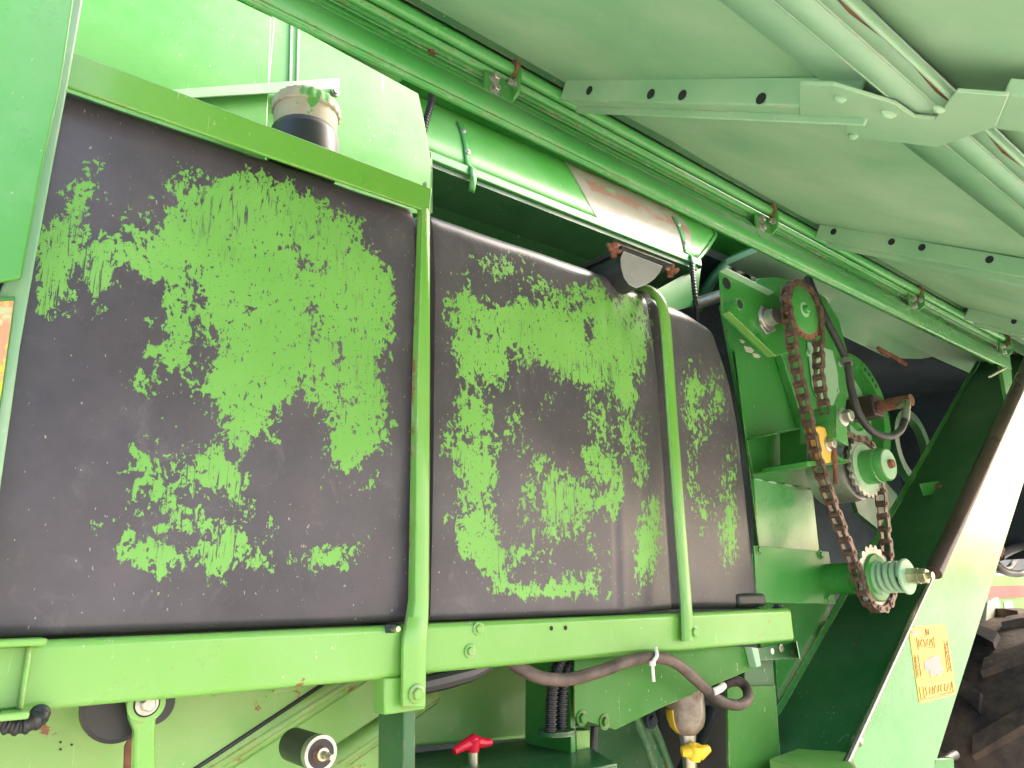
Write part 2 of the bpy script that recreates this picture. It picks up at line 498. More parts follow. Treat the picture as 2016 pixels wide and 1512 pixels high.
# shelf behind the cap
sh = MB().plate([(330, 176), (668, 153), (669, 174), (330, 196)], 1.80, .006)
a = PY(330, 176, 1.80); b = PY(668, 153, 1.80); sh.prism([a+V((0,.007,-.006)), b+V((0,.007,-.006)), b+V((0, .05, -.006)), a+V((0, .05, -.006))], (0, 0, .006))
shelf = sh.build('cap_shelf', MGd, root, bevel=.002, label='pale green folded shelf edge behind the filler cap')
bolts(shelf, MSTEEL, [(660, 181, 1.855, 6)])
# upper panel, left of the cap
YA = 1.83
pa = MB().plate([(60, -195), (535, 33), (523, 330), (60, 260)], YA, .02)
def bevel_strip(mb, l0, l1, Y, dy, dz, th=.006):
    a = PY(l0[0], l0[1], Y); b = PY(l1[0], l1[1], Y); b = V((b.x, b.y, a.z))
    n1 = 6; prev = (a, b)
    for i in range(1, n1+1):
        q = i/n1*math.radians(80); oy = dy*(1-math.cos(q)); oz = dz*math.sin(q)
        cur = (a+V((0, oy, oz)), b+V((0, oy, oz)))
        mb.add([prev[0], prev[1], cur[1], cur[0]], [(0, 1, 2, 3)]); prev = cur
    q0 = prev; mb.add([prev[0], prev[1], prev[1]+V((0, .3, .02)), prev[0]+V((0, .3, .02))], [(0, 1, 2, 3)])
    return mb
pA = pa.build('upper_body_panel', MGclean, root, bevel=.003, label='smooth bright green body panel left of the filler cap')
e0 = PY(535, 33, YA)
bevel_strip(MB(), (60, -195), (535, 33), YA, .09, .05).build('rounded_top_edge', MGclean, pA, solid=.006)
MB().box(e0.x, e0.x+.012, YA+.004, YA+.28, -.2, e0.z+.04).build('panel_end', MGclean, pA, bevel=.003)
YB = 1.86
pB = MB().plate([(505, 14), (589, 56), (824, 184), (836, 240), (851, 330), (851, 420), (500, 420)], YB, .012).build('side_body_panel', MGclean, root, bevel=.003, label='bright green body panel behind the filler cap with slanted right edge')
bevel_strip(MB(), (560, 40), (824, 184), YB, .10, .085).build('rounded_top_edge', MGclean, pB, solid=.006)
for x in (575, 589):
    MB().plate([(x-2, 35), (x+2, 37), (x-1, 175), (x-5, 175)], YB-.008, .006).build('seam_strip', MGd, pB)
p = PY(748, 131, YB-.012)
inlay(pB, spot(p+V((0, .03, 0)), (0, -1, .9), .022, 28), MHOLE)
# short folded return at its right end
MB().prism([PY(851, 300, YB), PY(851, 420, YB), PY(851, 420, YB)+V((0, .25, 0)), PY(851, 300, YB)+V((0, .25, 0))], (-.006, 0, 0)).build('panel_end', MG, pB)

# ---- long curved cover below the door rail
YL = 1.96
z_lip = PY(1100, 404, YL).z
xa = PY(800, 270, YL).x; xb = PY(1378, 522, YL).x; xt = PY(1445, 455, YL).x
mb = MB(); np_ = 14; nx = 40; Rc = .48
def cover_pt(X, a): return V((X, YL+.02+Rc*(1-math.cos(a)), z_lip+.012+Rc*math.sin(a)))
for i in range(nx+1):
    for j in range(np_+1):
        a = j/np_*math.radians(78); xx = xa+(xb-xa+(xt-xb)*min(1, a/.62))*i/nx
        mb.v.append(cover_pt(xx, a))
for i in range(nx):
    for j in range(np_): q = i*(np_+1)+j; mb.f.append((q, q+np_+1, q+np_+2, q+1))
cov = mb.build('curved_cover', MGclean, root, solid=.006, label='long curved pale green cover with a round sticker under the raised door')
mb = MB().box(xa, xb, YL-.012, YL+.02, z_lip-.030, z_lip+.006); mb.build('cover_lip', MGr, cov, bevel=.004)
mb = MB().box(xa, xb-.02, YL+.0, YL+.5, z_lip-.05, z_lip-.032); mb.build('cover_underside', MGdark, cov)
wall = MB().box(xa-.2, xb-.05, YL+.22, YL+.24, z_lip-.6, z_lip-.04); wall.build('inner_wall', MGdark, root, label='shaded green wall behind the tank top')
# end rim of the cover
mb = MB(); rim = [cover_pt(xb+(xt-xb)*min(1, a/.62)+.004, a) for a in [q/10*math.radians(78) for q in range(11)]]
mb.tube(rim, .012, 8).build('end_rim', MGr, cov)
# straps on the cover
def cover_strap(px0, py0, py1, w):
    p = PY(px0, py0, YL); mb = MB(); x = p.x
    pts = []
    for q in range(9):
        a = math.radians(2+q*3.2); c = cover_pt(x, a); d = V((0, -math.cos(a), math.sin(a)*.9)); pts.append(c+d*.008)
    vs = []
    low = [V((x, YL-.02, z_lip-.005)), V((x, YL-.022, z_lip-.045)), V((x+.006, YL-.006, z_lip-.075)), V((x+.010, YL+.006, z_lip-.085))]
    pts = list(reversed(low))+pts
    for c in pts: vs += [c-V((w, 0, 0)), c+V((w, 0, 0))]
    mb.add(vs, [(2*i, 2*i+1, 2*i+3, 2*i+2) for i in range(len(pts)-1)])
    o = mb.build('cover_catch', MGr, cov, solid=.005)
    for f in (6, 10): 
        c = pts[f]; MB().bolt(c+V((0, -.004, 0)), (0, -1, .25), .008).build('rivet', MSTEEL, cov)
cover_strap(925, 330, 230, .013); cover_strap(1357, 515, 430, .014)
# round sticker on the cover: beige with worn red arcs
k = N('worn_round_sticker')
v = k.n('VectorMath', operation='DISTANCE'); k.l(k.tc.outputs['Object'], v.inputs[0])
stk = PY(1190, 300, YL+.1); cc = V((stk.x*S, 0, 0))-V((ROOTLOC.x, 0, 0))
wv = k.n('TexWave', wave_type='RINGS'); wv.inputs['Scale'].default_value = 3.2; wv.inputs['Distortion'].default_value = 3; wv.inputs['Detail'].default_value = 3
k.l(k.tc.outputs['Object'], wv.inputs[0])
c = k.mix(k.ramp(wv.outputs['Fac'], .62, .7), (.32, .29, .21), (.36, .19, .14))
c = k.mix(k.ramp(k.noise(6, 7, .7), .5, .56), c, (.35, .31, .24)); c = k.mix(k.ramp(k.noise(3, 4, .6, None, 0, (3, 1, 2)), .6, .64), c, (.25, .5, .3))
k.set('Base Color', c).set('Roughness', .35)
mb = MB(); m = 40; cx = PY(1235, 300, YL+.08).x; ca = .47; rows = 8
mb.v.append(cover_pt(cx, ca)+V((0, -.0045, .002)))
for j in range(1, rows+1):
    for q in range(m):
        t = 2*math.pi*q/m; rr = .34*j/rows; a = ca+rr*math.sin(t)/Rc; pnt = cover_pt(cx+rr*math.cos(t)*1.1, a)
        mb.v.append(pnt+V((0, -math.cos(a), math.sin(a)))*.0055)
mb.f += [(0, 1+q, 1+(q+1) % m) for q in range(m)]
for j in range(rows-1): mb.f += [(1+j*m+q, 1+(j+1)*m+q, 1+(j+1)*m+(q+1) % m, 1+j*m+(q+1) % m) for q in range(m)]
mb.build('round_sticker', k.m, cov, label='faded round sticker in beige and red')
corrugated([PY(852, 165, 1.98), PY(848, 205, 1.97), PY(838, 240, 1.97), PY(828, 290, 1.99)], .013, .012).build('ribbed_conduit', MCON, root, label='black ribbed conduit beside the slanted panel edge')
# ---- half round lamp with rusty wing nuts
YLp = 1.555
fp = [(1228, 493), (1306, 523), (1300, 536), (1288, 550), (1272, 561), (1253, 567), (1240, 560), (1230, 546), (1224, 526), (1223, 508)]
lamp = MB().plate(fp, YLp, .40).build('half_round_housing', MBLK, root, bevel=.004, label='black half-round housing with a grey end face hung above the tank')
MB().plate(fp, YLp-.006, .006).build('end_face', MGREY, lamp, bevel=.003)
a = PY(1222, 486, YLp); b = PY(1322, 522, YLp)
MB().prism([a+V((0, -.004, -.012)), b+V((0, -.004, -.012)), b+V((0, -.004, .006)), a+V((0, -.004, .006))], (0, .4, 0)).build('mounting_plate', MBLK, lamp, bevel=.003)
def wingnut(x, y, Y):
    p = PY(x, y, Y); mb = MB().lathe(p, (0, 0, -1), [(0, .018), (.012, .018), (.018, .012), (.045, .011)], 12)
    for s_ in (-1, 1): mb.tube([p+V((0, 0, -.015)), p+V((s_*.020, -.006, -.022)), p+V((s_*.036, -.01, -.010))], [.009, .010, .007], 8)
    mb.build('wing_nut', MRUST, lamp)
wingnut(1207, 482, 1.57); wingnut(1318, 522, 1.57)
mb = MB().plate([(1285, 575), (1352, 538), (1380, 528), (1372, 600), (1300, 620)], 2.0, .02); mb.build('end_plate', MG, root, label='shaded green plate behind the tank strap')
# ---- hoses and pipes in the gap right of the cover
def hose(name, pts, n, mat, label, parent=root, Yr=None, rmul=1):
    q = [PY(*p) for p in pts]; r = plen(*pts[len(pts)//2], n)
    return MB().tube(spline(q, 8), r, 14).build(name, mat, parent, label=label)
hose('hydraulic_hose', [(1560, 480, 2.05), (1500, 490, 2.05), (1440, 515, 2.05), (1400, 555, 2.1), (1370, 610, 2.2)], 11, MGdark, 'dark hose arching below the door rail')
hose('hydraulic_hose', [(1600, 500, 2.2), (1520, 505, 2.2), (1450, 535, 2.2), (1410, 580, 2.3)], 13, MRUB, 'black hose looping under the first one')
hose('hydraulic_hose', [(1600, 525, 2.15), (1530, 522, 2.15), (1470, 550, 2.2)], 11, MRUB, 'short black hose behind the bracket')
MB().tube([PY(1370, 598, 2.0), PY(1440, 575, 1.85)], plen(1400, 590, 1.9, 12), 16).build('steel_pipe', MSTEEL, root, label='dull grey steel pipe behind the holed bracket')
corrugated([PY(1362, 520, 1.86), PY(1366, 560, 1.84), PY(1370, 600, 1.84), PY(1371, 640, 1.9)], .012, .016).build('ribbed_conduit', MCON, root, label='thin black ribbed conduit hanging from the cover end')

# ------------------------------------------------------------------ raised side door
DT = V((0, -math.cos(math.radians(32)), -math.sin(math.radians(32)))); DN = V((0, -math.sin(math.radians(32)), math.cos(math.radians(32))))*-1
KT = -.026; XT = PY(1000, 200, 1.45).x                # the rail and the door drop slightly towards the right
D0 = V((0, 1.43, PY(1000, 100, 1.43).z))
DXV = V((1, 0, KT)); DNP = DXV.cross(DT).normalized()
def dp(X, t, o=0): return V((X, D0.y, D0.z+KT*(X-XT)))+DT*t+DN*o            # o: distance below the door skin
def dhit(px, py, o=0):
    r = ray(px, py); p0 = D0+DN*o+V((XT, 0, 0)); k = p0.dot(DNP)/r.dot(DNP); return r*k
def dcoord(px, py, o=0): p = dhit(px, py, o); return p.x, (p-D0-DN*o-V((0, 0, KT*(p.x-XT)))).dot(DT)
RY = 1.79
DX0, DX1, DW = .22, 6.0, 1.62
mb = MB(); nx, ntt = 60, 24
for side in (0, 1):
    for i in range(nx+1):
        for j in range(ntt+1):
            X = DX0+(DX1-DX0)*i/nx; t = DW*j/ntt
            o = .006*noise.noise(V((X*1.4, t*1.6, 2)))+.004*noise.noise(V((X*3, t*3, 5)))
            mb.v.append(dp(X, t, o-(.02 if side else 0)))
q = (nx+1)*(ntt+1)
for i in range(nx):
    for j in range(ntt):
        a = i*(ntt+1)+j; mb.f.append((a, a+1, a+ntt+2, a+ntt+1)); mb.f.append((q+a, q+a+ntt+1, q+a+ntt+2, q+a+1))
for i in range(nx):
    a = i*(ntt+1); b = a+ntt+1; mb.f.append((a, b, b+q, a+q)); a += ntt; b += ntt; mb.f.append((a, a+q, b+q, b))
door = mb.build('side_door', MGd, root, label='raised green side door seen from below')
def dbox(mb, x0, x1, t0, t1, o0, o1):
    return mb.prism([dp(x0, t0, o0), dp(x1, t0, o0), dp(x1, t0, o1), dp(x0, t0, o1)], DT*(t1-t0))
HR = .062
def cross_rib(px, py, t1, holes, nm='cross_rib'):
    X, t0 = dcoord(px, py); t0 = max(.03, t0)
    mb = MB(); dbox(mb, X, X+.007, t0, t1, 0, HR); dbox(mb, X+.007, X+.05, t0+.03, t1, HR-.006, HR); dbox(mb, X+.05, X+.057, t0+.03, t1, HR*.0, HR+.018)
    o = mb.build(nm, MGd, door, bevel=.003)
    for hx, hy in holes:
        rr = ray(hx, hy); c = rr*((X-.002)/rr.x)
        inlay(o, spot(c, (-1, 0, 0), .0135), MHOLE)
    return X
XR1 = cross_rib(1085, 158, 1.05, [(1160, 178), (1281, 185), (1343, 187), (1498, 194)])
XR2 = cross_rib(1560, 432, 1.3, [(1641, 456), (1755, 476), (1815, 487), (1948, 511)])
XR3 = cross_rib(1825, 588, 1.3, [(1900, 610), (1996, 633)])
# rolled hat rib along the door
tA, tB, tC, tD, tE = [dcoord(x, 100, o)[1] for x, o in ((1552, 0), (1649, .05), (1718, .045), (1766, .05), (1806, 0))]
def sheet_along(mb, prof, x0, x1, seg=1):
    for (t0, o0), (t1, o1) in zip(prof, prof[1:]): mb.add([dp(x0, t0, o0), dp(x1, t0, o0), dp(x1, t1, o1), dp(x0, t1, o1)], [(0, 1, 2, 3)])
    bm_w = mb; return bm_w
mb = sheet_along(MB(), [(tA, .003), (tA+.004, .006), (tB-.045, .008), (tB-.002, .054), (tB+.003, .054), (tC-.002, .043), (tC+.002, .041), (tD-.004, .030), (tD+.004, .052), (tD+.010, .052), (tE, .004)], DX0+.3, DX1-.05)
hat = mb.build('hat_rib', MGd, door, solid=.004, sharp=18, label='long folded stiffening rib along the door')
mb = MB(); mb.tube([dp(DX0+.3+.1*q, (tC+tD)/2+.012+.004*math.sin(q*2.1), .034) for q in range(44)], [.005+.002*(q % 3) for q in range(44)], 6); inlay(hat, mb, MRUST)
# joint plate where the ribs cross
go = HR+.004
g = [(1574, 166), (1640, 168), (1760, 205), (1800, 232), (1840, 236), (1882, 182), (1985, 190), (1960, 250), (1845, 290), (1662, 268), (1664, 242), (1573, 232)]
mb = MB().prism([dhit(x, y, go) for x, y in g], DN*-.008); jp = mb.build('joint_plate', MGd, door, bevel=.003)
mb = MB().prism([dhit(x, y, go-.012) for x, y in [(1975, 188), (2150, 205), (2150, 275), (1955, 254)]], DN*-.03); mb.build('cross_rib', MGd, door, bevel=.003)
for (x, y, dx, dy) in [(1655, 192, 12, 2), (1750, 222, 14, 5), (1850, 212, 10, 4), (1680, 266, 9, 1)]:
    a = dhit(x-dx, y-dy, go+.001); b = dhit(x+dx, y+dy, go+.001); inlay(jp, MB().tube([a, a.lerp(b, .3)+DN*.003, a.lerp(b, .7)+DN*.003, b], [.004, .008, .008, .004], 8), MGd)
# door hem beside the hinge tube
zr0_ = PY(1000, 150, 1.49).z
mb = MB(); dbox(mb, DX0, DX1, -.012, .004, -.05, .018); mb.build('door_hem', MGdark, door, bevel=.002)
def tbox(mb, x0, x1, y0, y1, z0, z1):
    k0 = KT*(x0-XT); k1 = KT*(x1-XT)
    return mb.prism([V((x0, y0, z0+k0)), V((x1, y0, z0+k1)), V((x1, y0, z1+k1)), V((x0, y0, z1+k0))], (0, y1-y0, 0))
tbox(MB(), 2.95, 6.2, 1.482, RY+.2, zr0_+.10, zr0_+.13).build('bay_light_block', MGd, root)  # added slab that keeps sun and sky out of the bay
tbox(tbox(MB(), DX0-.1, DX1, 1.470, 1.478, zr0_-.03, zr0_+.11), DX0-.1, DX1, 1.35, 1.478, zr0_+.111, zr0_+.118).build('hinge_light_block', MGdark, root)  # added strip and cap that close off the sky and shade the tube
MB().box(1.1, 6.2, RY, 3.0, 1.86, 1.92).build('roof_light_block', MG, root, bevel=.01)  # unseen slab added to keep overhead light off the cover
# ---- hinge rail on the machine
def zr_(py, Y): return PY(1000, py, Y).z
def T_(X, y, z): return V((X, y, z+KT*(X-XT)))
prof = [(1.47, zr_(244, 1.45)), (1.452, zr_(246, 1.45)+.001), (1.45, zr_(240, 1.45)), (1.45, zr_(202, 1.45)), (1.453, zr_(199, 1.452)), (1.475, zr_(196, 1.475)), (1.492, zr_(185, 1.492)), (1.492, zr_(176, 1.492)), (1.482, zr_(174, 1.482)), (1.475, zr_(164, 1.475)), (1.455, zr_(158, 1.455)), (1.452, zr_(152, 1.452))]
XR0 = .1; XRE = PY(1985, 700, 1.45).x; XRL = PY(1960, 718, 1.45).x
mb = MB()
for i, ((y0, z0), (y1, z1)) in enumerate(zip(prof, prof[1:])):
    mb.add([T_(XR0, y0, z0), T_(XRL if i < 2 else XRE, y0, z0), T_(XRL if i < 1 else XRE, y1, z1), T_(XR0, y1, z1)], [(0, 1, 2, 3)])
rail = mb.build('hinge_rail', MGr, root, solid=.006, sharp=25, label='long green hinge rail of the raised door')
zt = zr_(136, 1.45)
MB().tube([T_(XR0, 1.448, zt), T_(XRE-.05, 1.448, zt)], .0195, 20).build('hinge_tube', MGr, rail)
MB().tube([T_(XR0, 1.466, zt-.028), T_(XRE-.05, 1.466, zt-.028)], .012, 12).build('hinge_tube', MGr, rail)
def hinge(px):
    q = ray(px, 0); 
    # X of the hinge, where the tube crosses this picture column
    X = min((abs(pix(T_(x_/200, 1.45, zt))[0]-px), x_/200) for x_ in range(40, 1000))[1]
    z0h = zt+KT*(X-XT)
    mb = MB()
    mb.prism([V((X, 1.425, z0h+.028)), V((X, 1.415, z0h-.02)), V((X, 1.425, z0h-.085)), V((X, 1.475, z0h-.11)), V((X, 1.475, z0h+.02))], (.010, 0, 0))
    mb.box(X-.10, X+.002, 1.452, 1.462, z0h-.105, z0h-.04)
    h = mb.build('hinge_bracket', MG, root, bevel=.003)
    MB().ring(V((X-.006, 1.448, z0h)), (1, 0, 0), .0195, .030, .014, 24).build('hinge_eye', MRUST, h)
    for dz in (-.055, -.093): MB().bolt(V((X-.065, 1.452, z0h+dz)), (0, -1, 0), .0125, .016).build('bolt', MSTEEL, h)
    MB().bolt(V((X-.002, 1.44, z0h-.05)), (-1, 0, 0), .010, .02).build('bolt', MSTEEL, h)
for px in (1008, 1515, 1805, 1978): hinge(px)
bolts(rail, MRUST, [(850, 103, 1.485, 5), (1118, 229, 1.485, 4), (1612, 510, 1.485, 4), (1862, 640, 1.485, 4)])

# ------------------------------------------------------------------ left edge of the bay
lp = MB().plate([(-300, -200), (186, -200), (145, 0), (120, 167), (80, 347), (42, 548), (-10, 556), (-300, 575)], 1.50, .012)
lpo = lp.build('left_side_panel', MGclean, root, bevel=.004, label='smooth green side panel at the left edge')
MB().prism([PY(145, 0, 1.512), PY(42, 548, 1.512), PY(42, 548, 1.56), PY(145, 0, 1.56)], (-.006, 0, 0)).build('folded_edge', MG, lpo)
ls = MB().plate([(120, -200), (196, -200), (163, 0), (134, 167), (100, 347), (68, 520), (40, 680), (12, 880), (-30, 1180), (-300, 1180), (-60, 700), (-10, 600), (30, 500)], 1.548, .05)
ls.build('bay_post', MGd, root, bevel=.004, label='pale green upright between side panel and tank')
k = N('worn_yellow_sticker')
c = k.mix(k.ramp(k.noise(5, 6, .7), .56, .59), (.88, .62, .01), (.80, .28, .16)); c = k.mix(k.ramp(k.noise(6, 6, .7, None, 0, (4, 4, 1)), .56, .6), c, (.35, .6, .3))
c = k.mix(k.ramp(k.noise(8, 6, .7, None, 0, (1, 7, 1)), .58, .62), c, (.75, .72, .66)); k.set('Base Color', c).set('Roughness', .45)
ly = MB().plate([(-300, 600), (31, 582), (24, 640), (8, 760), (-30, 1000), (-300, 1000)], 1.530, .014).build('lower_side_panel', MG, root, bevel=.003, label='lower side panel at the left edge')
MB().plate([(-280, 612), (27, 592), (20, 645), (4, 760), (-34, 990), (-280, 990)], 1.5285, .002).build('warning_sticker', k.m, ly, label='worn yellow sticker with torn red patches')

# ------------------------------------------------------------------ beam under the tank
YBm = 1.565
zb0, zb1 = PY(450, 1366, YBm).z, PY(450, 1245, YBm).z
bx0, bx1, bx2 = -.25, PY(797, 1290, YBm).x, PY(1566, 1230, YBm).x
beam = MB().box(bx0, bx1, YBm, 1.70, zb0, zb1).build('support_beam', MGy, root, bevel=.014, seg=4, label='green box beam carrying the tank')
MB().box(bx1+.004, bx2, YBm+.006, 1.70, zb0+.004, zb1+.001).build('beam_end_section', MGy, beam, bevel=.014, seg=4)
bolts(beam, MGy, [(942, 1238, YBm+.005, 9), (925, 1282, YBm+.005, 9)])
disc_holes(beam, [(1085, 1237, YBm+.006, 4.5), (1113, 1236, YBm+.006, 4.5)])
p = PY(768, 1238, YBm); MB().prism([p+V((-.012, -.001, -.009)), p+V((.012, -.001, -.009)), p+V((.012, -.001, .009)), p+V((-.012, -.001, .009))], (0, .003, 0)).build('slot_recess', MDARK, beam)
MB().tube([p+V((.004, .0, 0)), p+V((.004, -.03, 0))], .006, 10).build('pin', MPLATED, beam)
# open channel bracket at the beam's left end
Yc = 1.50
mb = MB()
a = PY(95, 1256, Yc); b = PY(84, 1398, Yc); xl = -.4
mb.box(xl, a.x, Yc, YBm, a.z-.012, a.z); mb.box(xl, a.x-.01, Yc, YBm, b.z-.012, b.z)
mb.box(xl, a.x-.02, YBm-.012, YBm-.003, b.z, a.z-.012)
mb.box(a.x-.024, a.x-.016, Yc+.03, YBm-.012, b.z, a.z-.012)
mb.build('channel_bracket', MGy, beam, bevel=.004, label='open channel bracket at the beam end, its flanges edge on')
corrugated([PY(-60, 1395, 1.53), PY(0, 1422, 1.53), PY(38, 1428, 1.53), PY(70, 1418, 1.53), PY(79, 1404, 1.55)], .016, .012).build('ribbed_conduit', MCON, root, label='thick black ribbed conduit below the channel bracket')
# strap foot bracket
mb = MB().plate([(756, 1335), (800, 1333), (838, 1331), (838, 1397), (757, 1408)], 1.563, .05); mb.build('strap_bracket', MGy, root, bevel=.004, label='green bracket block under the beam behind the strap foot')

# ------------------------------------------------------------------ wall below the beam
YW = 1.86
lw = MB().plate([(-250, 1300), (795, 1240), (795, 1700), (-250, 1700)], YW, .02).build('lower_wall', MGw, root, label='worn pale green sheet wall below the beam')
def wall_rib(a0, a1, w, Y, mat=MGw):       # a pressed diagonal crease
    p0 = PY(*a0, Y); p1 = PY(*a1, Y); d = (p1-p0).normalized(); nrm = V((-d.z, 0, d.x))
    prof = [(0, 0), (w*.35, -.026), (w*.65, -.030), (w*1.2, 0)]
    mb = MB()
    for (s0, o0), (s1, o1) in zip(prof, prof[1:]):
        mb.add([p0+nrm*s0+V((0, o0, 0)), p1+nrm*s0+V((0, o0, 0)), p1+nrm*s1+V((0, o1, 0)), p0+nrm*s1+V((0, o1, 0))], [(0, 1, 2, 3)])
    return mb.build('pressed_rib', mat, lw, solid=.003, sharp=20)
wall_rib((400, 1550), (770, 1310), .06, YW-.002); wall_rib((640, 1540), (860, 1385), .05, YW-.002)
# overlapping upper sheet with a dark open edge
mb = MB().plate([(-250, 1300), (660, 1250), (642, 1343), (350, 1545), (-250, 1545)], YW-.022, .008); mb.build('overlapping_sheet', MGw, lw, bevel=.001)
dark_gap = MB().tube([PY(338, 1545, YW-.0225), PY(645, 1341, YW-.0225)], .005, 8).build('gap_shade_strip', MBLK, lw)  # black strip standing in for the dark gap along the sheet edge
mb = MB().plate([(540, 1352), (600, 1346), (600, 1357), (541, 1364)], YW-.05, .02); mb.build('welded_bar', MGw, lw, bevel=.002)
disc_holes(lw, [(119, 1461, YW-.0225, 2.2), (141, 1466, YW-.0225, 2.2), (119, 1475, YW-.0225, 2.2)])
MB().tube([PY(756, 1440, YW-.006), PY(756, 1550, YW-.006)], .0035, 6).build('seam', MBLK, lw); MB().tube([PY(756, 1440, YW-.006), PY(795, 1436, YW-.006)], .0035, 6).build('seam', MBLK, lw)
MB().plate([(762, 1446), (790, 1442), (790, 1560), (762, 1560)], YW-.012, .008).build('cover_strip', MGy, lw, bevel=.002)
# lever with a forked eye
mb = MB().plate([(262, 1600), (266, 1440), (257, 1418), (253, 1385), (258, 1360), (320, 1360), (316, 1390), (308, 1416), (306, 1440), (310, 1600)], 1.64, .03)
lev = mb.build('lever_arm', MGy, root, bevel=.005, label='green lever arm hanging below the beam')
p = PY(288, 1385, 1.64)
MB().ring(p+V((0, -.004, 0)), (0, 1, 0), .024, .034, .006, 30).build('eye_rim', MGy, lev); MB().lathe(p+V((0, -.002, 0)), (0, 1, 0), [(0, .030), (.003, .030)], 28).build('eye_recess', MDARK, lev)
MB().bolt(p+V((0, -.003, 0)), (0, -1, 0), .014, .02).build('bolt', MSTEEL, lev)
MB().lathe(PY(236, 1392, 1.70), (0, 1, 0), [(0, .058), (.006, .066), (.03, .066)], 36).build('rubber_disc', MBLK, root, label='black rubber disc behind the lever arm')
MB().lathe(PY(303, 1385, 1.69), (0, 1, 0), [(0, .04), (.02, .04)], 30).build('rubber_bush', MBLK, lev)
mb = MB().plate([(242, 1600), (246, 1470), (262, 1440), (262, 1600)], 1.72, .01); mb.build('rust_patch_plate', MRUST, lw)
# roller bush
p = PY(632, 1484, 1.60); r0 = plen(632, 1484, 1.6, 34)
bush = MB().lathe(p+V((0, .005, 0)), (0, 1, 0), [(0, r0*.96), (.14, r0*.96)], 36).build('roller_bush', MBLK, root, label='black roller bush with a bare steel rim below the beam')
MB().ring(p, (0, 1, 0), r0*.80, r0, .02, 40).build('steel_rim', MSTEEL, bush); MB().lathe(p+V((0, .002, 0)), (0, 1, 0), [(0, r0*.8), (.004, r0*.8)], 30).build('bush_face', MBLK, bush)
MB().lathe(p+V((0, -.006, 0)), (0, 1, 0), [(0, r0*.28), (.01, r0*.5)], 24).build('rusty_washer', MRUST, bush)
MB().bolt(p+V((0, -.01, 0)), (0, -1, 0), r0*.24, .02).build('bolt', MPLATED, bush); MB().tube([p+V((0, -.03, 0)), p+V((0, -.055, 0))], r0*.16, 12).build('stud', MPLATED, bush)
# upright post
mb = MB().plate([(794, 1398), (818, 1396), (818, 1600), (794, 1600)], 1.62, .12); mb.build('upright_post', MGdark, root, bevel=.003, label='dark green upright post under the strap bracket')
# back wall, middle bay
YM = 1.93
mwall = MB().plate([(780, 1290), (1130, 1270), (1130, 1440), (1060, 1452), (780, 1474)], YM, .02).build('middle_wall', MGw, root, bevel=.01, label='scuffed green wall behind the red tap')
MB().tube([PY(820, 1352, 1.60), PY(880, 1338, 1.60), PY(925, 1326, 1.60), PY(965, 1310, 1.60), PY(1010, 1290, 1.62)], [.02, .022, .02, .012, .006], 10).build('tank_underside_flap', MBLK, tank)
# floor shelf, seen from above
zs = PY(1000, 1470, 1.85).z
mb = MB().prism([PZ(x, y, zs) for x, y in ((780, 1486), (1120, 1446), (1215, 1503), (1000, 1545), (780, 1570))], (0, 0, -.012))
shf = mb.build('floor_shelf', MGdark, root, bevel=.002, label='shade-darkened green shelf that carries the red tap')
# red tap
p = PZ(931, 1506, zs); tp = V((p.x, p.y, 0)); zt0 = zs
MB().lathe((tp.x, tp.y, zs), (0, 0, 1), [(0, .014), (.03, .014), (.032, .017)], 14).build('valve_stem', MPLATED, shf)
yv = tp.y; zz = PY(935, 1463, yv).z
mb = MB().lathe((tp.x, yv, zs+.03), (0, 0, 1), [(0, .016), (.02, .018), (zz-zs-.03, .02), (zz-zs-.02, .022)], 14)
mb.tube([V((tp.x-.058, yv, zz-.012)), V((tp.x-.03, yv, zz-.002)), V((tp.x, yv, zz+.006)), V((tp.x+.03, yv, zz-.002)), V((tp.x+.058, yv, zz-.004))], [.009, .013, .018, .013, .009], 10)
mb.build('red_tap_handle', MRED, shf, label='red T-shaped tap handle')
# conduits
for x, yy in ((1086, 1.62), (1106, 1.64)):
    corrugated([PY(x+22, 1290, yy), PY(x+6, 1330, yy), PY(x, 1380, yy), PY(x-2, 1442, yy)], .0165, .011).build('ribbed_conduit', MCON, root, label='black ribbed conduit running down beside the gusset plate')
MB().lathe(PY(1096, 1446, 1.64), (0, 0, 1), [(0, .05), (.012, .05)], 20).build('conduit_clamp', MGdark, root)
MB().plate([(1122, 1290), (1132, 1290), (1134, 1500), (1124, 1500)], 1.66, .2).build('gusset_post', MG, root, bevel=.002, label='thin green post edge at the left of the gusset plate')
mb = MB().plate([(1134, 1438), (1162, 1436), (1162, 1500), (1136, 1502)], 1.68, .04); mb.build('foot_block', MGy, root, bevel=.003, label='small light green block under the gusset plate')
# gusset plate
YG = 1.615
gus = MB().plate([(1131, 1295), (1440, 1272), (1492, 1276), (1498, 1311), (1380, 1360), (1300, 1395), (1212, 1437), (1160, 1422), (1131, 1412)], YG, .008)
gso = gus.build('gusset_plate', MGshade, root, bevel=.002, label='triangular green gusset plate below the beam')
MB().plate([(1480, 1274), (1493, 1276), (1499, 1311), (1490, 1314)], YG-.03, .03).build('gusset_flange', MGd, gso, bevel=.002)
bolts(gso, MGshade, [(1145, 1414, YG, 10), (1190, 1421, YG, 10)])
